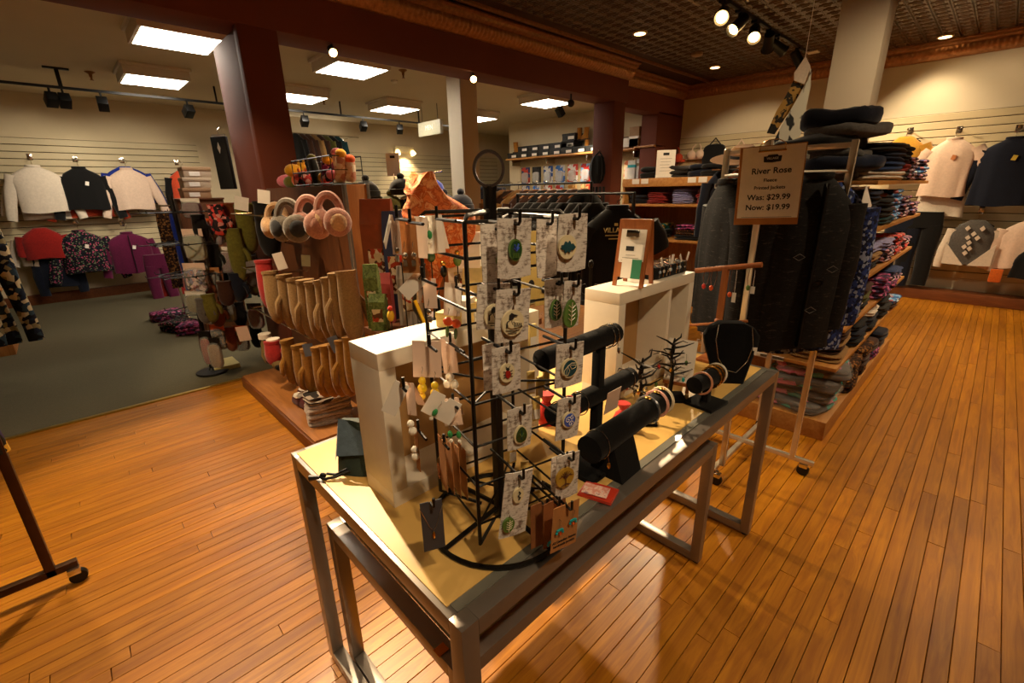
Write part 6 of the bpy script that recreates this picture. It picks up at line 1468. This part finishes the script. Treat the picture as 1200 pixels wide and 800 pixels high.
for i in range(10):
    m = (F_tan, F_brown, F_tan, F_brown, F_brown, F_black, F_brown, F_black, F_brown, F_black)[i]
    garment('rail_jacket', f'{("tan", "dark brown", "tan", "dark brown", "dark brown", "black", "dark brown", "black", "dark brown", "black")[i]} jacket edge-on, {ORD9[i]} on the jacket rail', 'jacket', (-3.70+.12*i, 3.45, 1.60), radians(80), m, .50, .72, .08, .5, 8, .08, 130+i, group='jackets on the chrome rail')
    hanger(f'wooden hanger in the {ORD9[i]} rail jacket', (-3.70+.12*i, 3.45, 1.605), radians(80), M_whang, .38, .08, 'wooden hangers on the jacket rail')
# iron scroll stand near the tees
isd = thing('scroll_stand', 'black wrought iron scroll stand in front of the black tees', 'display stand', (-1.50, 2.05, 0), .6)
B().tube([(0, 0, 0), (0, 0, 1.20)], .010, 6).lathe([(.14, 0), (.14, .015), (.02, .03)], 16).obj('post', M_wire, isd)
for s in (-1, 1): B().tube([(0, 0, 1.04), (s*.03, 0, 1.10), (s*.055, 0, 1.09), (s*.05, 0, 1.05), (s*.02, 0, 1.03)], .005, 6).obj('scroll', M_wire, isd)
B().tube([(-.12, 0, 1.0), (.12, 0, 1.0)], .007, 6).obj('cross_bar', M_wire, isd); B().ell((0, 0, 1.21), .015, .015, .025, 8, 6).obj('finial', M_wire, isd)

# wooden tiered shelf with sweaters
FX0, FX1, FY = -3.55, -2.28, 5.5
fs = thing('sweater_shelf', 'honey wood shelf unit of red and lilac sweaters in front of the back wall', 'shelf unit', ((FX0+FX1)/2, FY+.3, 0))
fx = (FX1-FX0)/2
for x in (-fx, fx-.03): B().box(x, x+.03, -.3, .3, 0, 1.72, .003).obj('side_panel', M_gw, fs)
B().box(-fx+.03, fx-.03, .27, .3, 0, 1.70, .002).obj('back_panel', M_pan, fs)
for z in (.12, .50, .98, 1.41, 1.70): B().box(-fx+.03, fx-.03, -.31, .27, z-.03, z, .003).obj('shelf', M_gw, fs)
B().box(-fx, fx, -.32, -.30, 1.62, 1.72, .003).obj('fascia', M_gw, fs)
for x, ms, wh in ((-3.38, [F_navy]*3, 'navy sweater'), (-3.10, [F_red]*4, 'dark red sweater'), (-2.76, [F_lilac]*5, 'lilac sweater'), (-2.45, [F_red]*5, 'red sweater')):
    stack(x, FY+.22, 1.41, 0, ms, wh, 'on the shelf under the fascia', 'sweater', .27, .36, .035, 2, int(-x*10), 'sweaters on the honey wood shelf')
for x, ms, wh in ((-3.15, [F_black, F_teal, printed('teal_yellow_print', ['#1c5a5c', '#b8902c', '#12343c'], 20)], 'dark patterned top'), (-2.62, [F_black, P_leo, P_florp], 'maroon and black patterned top')):
    stack(x, FY+.22, .98, 0, ms, wh, 'on the middle shelf', 'sweater', .40, .38, .06, 2, int(-x*10), 'patterned tops on the honey wood shelf')
for x, m, l in ((-3.2, F_black, 'black folded top heap on the honey wood unit beside the notice'), (-2.55, F_navy, 'navy folded top heap on the honey wood unit'), (-2.40, F_black, 'black folded top heap at the end of the honey wood unit'), (-2.95, F_char, 'charcoal folded top behind the notice')):
    folded('folded_sweater', l, 'sweater', (x, FY+.25, 1.70), .2, m, .40, .36, .15, 3, 'tops heaped on the honey wood unit')
p = at_y(776, 224, FY+.02); ns = thing('notice_stand', 'white printed notice in a clear stand on the honey wood unit', 'sign', (p.x, FY+.05, 1.72), radians(30))
B().box(-.11, .11, -.004, .004, 0, .32, .002).obj('sheet', M_paper, ns, False); B().box(-.035, .035, -.006, -.004, .26, .29).obj('badge', M_ink, ns, False); B().box(-.10, .10, -.04, .05, 0, .006).obj('clear_foot', clear('clear_hanger', '#cfcac0', .5), ns)
for i in range(5): B().box(-.07+.01*(i % 2), .07-.012*(i % 3), -.0055, -.004, .22-.035*i, .224-.035*i).obj('print_line', _mats['grey_print'], ns, False)
for i, x in enumerate((-3.35, -3.22, -2.60, -2.47)):
    tag(B(Matrix.Translation((x, FY-.021, 1.685))).box(-.05, .05, -.003, 0, -.03, .03).obj('shelf_ticket', M_paper, None, False), ('white shelf ticket over the navy sweaters', 'white shelf ticket over the dark red sweaters', 'white shelf ticket over the lilac sweaters', 'white shelf ticket over the red sweaters')[i], 'price ticket', 'tickets on the fascia')
# felt hat and dark coats behind the cross rack
p = at_y(872, 172, 5.2); hr = thing('hat_stand', 'chrome stand with a wide brown felt hat and dark coats behind the cross rack', 'hat stand', (p.x, 5.2, 0)); B().tube([(0, 0, 0), (0, 0, 1.86)], .014, 8).lathe([(.22, 0), (.22, .02), (.02, .03)], 18).obj('pole', M_chrome, hr)
B().tube([(-.3, 0, 1.78), (.3, 0, 1.78)], .01, 6).obj('cross_bar', M_chrome, hr)
fh = thing('felt_hat', 'wide brimmed brown felt hat on the chrome stand', 'hat', (p.x, 5.2, 1.87), .3, None, .25); B().lathe([(.30, 0), (.31, .008), (.13, .02), (.115, .10), (.09, .125), (.02, .12)], 24).obj('felt', fabric('brown_felt', '#6a4a28', .15), fh); B().lathe([(.133, .02), (.133, .045), (.124, .05)], 20).obj('hat_band', F_black, fh)
for i, (dx, m, l) in enumerate(((-.18, F_navy, 'navy coat hanging below the felt hat'), (.0, F_orange, 'orange lined coat hanging below the felt hat'), (.16, F_black, 'black coat hanging below the felt hat'), (.30, F_navy, 'dark blue coat hanging at the end under the felt hat'))):
    garment('hanging_coat', l, 'coat', (p.x+dx, 5.2, 1.76), radians(70), m, .46, .9, .10, .55, 6, .08, 150+i, group='coats below the felt hat')

# ================================================================ FAR SHELVES ON THE SIDE WALL
yS = 8.42
za = at_y(650, 182, yS-.2).z
sf_ = thing('shoe_shelf', 'long wooden wall shelf with shoe boxes and boots in the side room', 'shelf', (-6.75, yS, za)); B().box(-1.75, 1.75, -.36, 0, -.035, 0, .003).obj('board', M_gw, sf_)
for x in (-1.6, -.5, .6, 1.7): B().box(x-.012, x+.012, -.30, 0, -.16, -.035, .002).obj('bracket', M_chrome, sf_)
M_sbx = plain('black_shoe_carton', '#12110f', .55)
lab = ('bottom', 'middle', 'top')
R = rnd(61)
def shoebox(x, z, w, h, mat, label, lm=M_paper, tilt=0.0):
    t = thing('shoe_box', label, 'box', (x, yS-.19, za+z), tilt, 'shoe boxes on the long wall shelf')
    B().box(-w/2, w/2, -.15, .14, 0, h, .004).obj('carton', mat, t); B().box(-w/2-.004, w/2+.004, -.155, .145, h*.72, h+.004, .003).obj('lid', mat, t); B().box(-.01, w/2-.02, -.158, -.156, h*.15, h*.6).obj('label_sticker', lm, t, False)
for i in range(8):
    x = -8.3+.33*i
    shoebox(x, 0, .31, .115, M_sbx, f'black shoe box, {ORD9[i]} along the bottom row of the wall shelf')
    if 1 <= i <= 5: shoebox(x+.02, .12, .31, .115, M_sbx, f'black shoe box on the second layer above the {ORD9[i]} box')
shoebox(-6.62, .12, .33, .13, M_sbx, 'black shoe box set apart on the second layer near the boots'); shoebox(-6.60, .255, .34, .13, M_sbx, 'black shoe box at the very top of the pile')
for i, (x, h) in enumerate(((-5.62, .36), (-5.40, .22), (-5.44, .0))):
    if h: shoebox(x, 0, .20, h, M_paper, ('tall white box standing at the shelf end', 'short white box beside the tall one')[i], M_box)
def boot(x, z, label, rz):
    t = thing('work_boot', label, 'boot', (x, yS-.19, za+z), rz, 'tan work boots on the wall shelf'); m = fabric('tan_nubuck', '#9c6420', .15, 40)
    B().loft([[(cx+w*cos(2*pi*j/12), d*sin(2*pi*j/12), z_) for j in range(12)] for cx, w, d, z_ in ((.03, .14, .05, .02), (.03, .145, .052, .05), (.0, .11, .05, .09), (-.05, .065, .048, .12), (-.06, .06, .05, .20), (-.06, .062, .052, .24))]).obj('upper', m, t); B().box(-.12, .17, -.055, .055, 0, .025, .01).obj('sole', F_brown, t)
boot(-8.25, .12, 'tan work boot at the corner end of the wall shelf', .3); boot(at_y(676, 170, 8.2).x, .245, 'tan work boot on a box beside the white cartons', 2.8); boot(at_y(690, 178, 8.2).x-.1, .0, 'tan work boot standing low beside the white cartons', 2.6); boot(at_y(684, 165, 8.2).x, .24, 'tan work boot on top near the highest black box', 2.9)
shoebox(-5.98, .0+.0, .01, .01, M_sbx, 'tiny black box under the boots') if False else None
# hanging packs below: a pegboard grid
pk_cols = [('#26325c', '#b03a2c'), ('#101014', '#2c2c30'), ('#2a4a8a', '#c8c0b8'), ('#b8b0a8', '#3a6ab0'), ('#c03a2c', '#d8d0c8'), ('#7a98b8', '#b02c24'), ('#c89a5c', '#a06a2c'), ('#c0442c', '#d8b070'), ('#d0b488', '#c86a3c')]
zr = (za-.20, za-.62, za-.95)
tag(B().box(-8.35, -5.0, yS-.03, yS-.002, za-1.35, za-.06, .004).obj('peg_board', plain('pegboard_cream', '#a8936a', .7)), 'cream pegboard of packed goods under the shoe shelf', 'pegboard')
cname = ('navy', 'black', 'blue', 'white and blue', 'red', 'sky blue', 'golden', 'orange', 'peach')
for r in range(3):
    for i in range(9):
        x = -8.15+.36*i; h = (.40, .30, .30)[r]; w = .28 if r == 0 else .25
        c1, c2 = pk_cols[(i+r*2) % 9]
        t = thing('blister_pack', f'{cname[(i+r*2) % 9]} packaged item in the {("upper", "middle", "lower")[r]} pegboard row, {ORD9[i]} from the recess', 'packet', (x, yS-.03, zr[r]), 0, 'packs on the pegboard')
        B().box(-w/2, w/2, -.012, -.004, -h, 0, .003).obj('backing_card', printed(f'pack_card_{(i+r*2) % 9}', [c1, c1, c2], 14, .4), t, False); B().ell((0, -.035, -h*.58), w*.36, .03, h*.30, 12, 6, .5).obj('clear_blister', clear('blister_film', '#e8e4da', .45, .08), t)
        B().tube([(0, .0, -.02), (0, -.06, -.02), (0, -.065, -.005)], .003, 5).obj('peg', M_chrome, t)
# shelf seen through the second opening
z2 = at_y(748, 172, yS-.2).z
s2 = thing('wall_shelf', 'wooden wall shelf with white cartons seen between the two oxblood posts', 'shelf', (-5.0, yS, z2)); B().box(-.02, .40, -.36, 0, -.03, 0, .003).obj('board', M_gw, s2)
xs_ = [at_y(x, 165, yS-.2).x for x in (738, 745, 755)]
for i, (x, w, h, m) in enumerate(((xs_[0], .16, .16, M_paper), (xs_[1]+.04, .20, .18, M_paper), (xs_[2]-.14, .20, .34, M_box2))):
    t = thing('carton', ('small white carton on the shelf between the oxblood posts', 'wider white carton beside the small one', 'brown tall carton at the end of the shelf between the posts')[i], 'box', (x, yS-.2, za*0+z2), 0, 'cartons between the posts'); B().box(-w/2, w/2, -.14, .14, 0, h*.8, .004).obj('carton', m, t); B().box(-w/2-.003, w/2+.003, -.143, .143, h*.75, h, .003).obj('lid', m, t)
for i, (x, y, w, h, m, l) in enumerate(((742, 188, 10, 26, plain('white_teal_pack', '#c8c0b4', .5), 'white bedding pack with a teal band between the posts'), (752, 186, 9, 26, plain('silver_pack', '#b8b4ac', .3), 'silver grey bedding pack between the posts'), (764, 184, 8, 40, F_black, 'long black umbrella pack hanging between the posts'))):
    p = at_y(x, y, yS-.12); k = (p-CAM).dot(CF)/FPX; t = thing('hanging_pack', l, 'packet', p, 0, 'packs between the posts'); B().box(-w*k/2, w*k/2, -.05, .05, -h*k, 0, .01).obj('pack', m, t); B().box(-w*k/2-.002, w*k/2+.002, -.052, .052, -h*k*.3, -h*k*.18).obj('band', M_teal if i == 0 else M_chrome, t); B().tube([(0, 0, 0), (0, .03, .04), (0, .11, .04)], .004, 5).obj('peg', M_chrome, t)
# bag on the second post
p = at_x(706, 178, XB-.2); hbp = Vector((XB-.19, 6.38, p.z))
bg = thing('black_bag', 'black gathered bag hanging on a hook on the second oxblood post', 'bag', hbp); B().loft([[((.13*w)*(1+.14*sin(j*2.1))*cos(2*pi*j/18), -.075+.06*w*(1+.2*cos(j*2.1))*sin(2*pi*j/18), z) for j in range(18)] for z, w in ((-.06, .45), (-.10, .8), (-.2, 1), (-.32, 1.05), (-.42, .85), (-.47, .5))]).obj('pouch', F_black, bg); B().tube([(-.10, -.06, -.10), (0, -.03, .0), (.10, -.06, -.10)], .014, 6).obj('strap', F_black, bg); B().tube([(0, .02, .01), (0, -.05, .01), (0, -.055, .03)], .006, 6).obj('hook', M_chrome, bg)
for i in range(4): tag(B(Matrix.Translation((XB-.30+.07*i, 6.36, hbp.z-.52))).tube([(0, 0, 0), (.01, 0, -.2), (-.01, 0, -.42)], [.02, .018, .01], 6).obj('hanging_belt', F_char), ('dark belt first under the black bag', 'dark belt second under the black bag', 'dark belt third under the black bag', 'dark belt last under the black bag')[i], 'belt', 'belts on the second post')
# dark clothes below the recess slats and round rack by the pillar
for i, (x, y, m, l) in enumerate(((558, 215, F_black, 'black fleece heap beside the cream pillar'), (570, 222, F_navy, 'navy fleece heap beside the cream pillar'))):
    p = at_x(x, y, -6.2); 
    tag(B(Matrix.Translation((p.x, p.y, 0))).lathe([(.5, 0), (.5, 1.45), (.52, 1.48)], 20).obj('round_plinth', M_gw), ('round wooden plinth carrying the black fleece heap', 'round wooden plinth carrying the navy fleece heap')[i], 'plinth') if i == 0 else None
    folded('folded_fleece', l, 'fleece', (at_x(558, 215, -6.2).x+.25*i, at_x(558, 215, -6.2).y+.1*i, 1.48), .4*i, m, .45, .4, .18, 3, 'fleece heaps on the round plinth', i)
# hanging pale sign
pa, pb = at_z(491, 140, 2.86), at_z(520, 133, 2.86)
sg = thing('hanging_sign', 'pale lightbox sign with white lettering hanging from the side room ceiling', 'sign', (-7.75, 5.42, 2.62), radians(0))
B().box(-.36, .36, -.03, .03, 0, .24, .004).obj('panel', plain('sage_sign_panel', '#a8a48c', .5), sg)
for x in (-.25, .25): B().tube([(x, 0, .24), (x, 0, ZS-2.62)], .006, 6).obj('hanger_rod', M_black, sg)
text_mesh('MEN', .12, M_paper, sg, Matrix.Translation((0, -.032, .13)) @ Matrix.Rotation(pi/2, 4, 'X'), depth=.003)
# hanging cloth banner over the cross rack
bp_ = at_d(944, 66, 4.6); kb = 4.6/FPX
bn = thing('cloth_banner', 'folded cream cloth banner with black patterns hanging over the rack', 'banner', bp_, radians(18))
def panel_cloth(pts, y, mat, nm): B().plate_xz([((x-944)*kb, (66-z)*kb) for x, z in pts], y-.006, y+.006).obj(nm, mat, bn, False)
def cloth_mat(name, base, dark, sc, st):
    m, nt, b = _new(name); n = _noise(nt, _coord(nt, st), sc, 2, .5, .3); o = _ramp(nt, n, [(.52, base), (.56, dark)]); nt.links.new(o, b.inputs['Base Color']); b.inputs['Roughness'].default_value = .8; return m
panel_cloth([(944, 66), (935, 82), (936, 90), (948, 96), (953, 84), (950, 76)], 0, F_white, 'gathered_top')
panel_cloth([(937, 86), (930, 105), (922, 122), (915, 146), (924, 148), (938, 120), (950, 90)], .03, cloth_mat('ochre_check_cloth', '#a8823c', '#1c160e', 16, (1, 1, 1)), 'left_panel')
panel_cloth([(952, 80), (950, 92), (930, 140), (922, 162), (940, 160), (952, 152), (954, 100)], -.03, cloth_mat('white_leaf_cloth', '#c8c8b8', '#1c2022', 9, (1, 1, .6)), 'right_panel')
B().tube([(0, 0, -.02), (0, 0, ZC-bp_.z)], .003, 5).obj('cord', M_paper, bn)
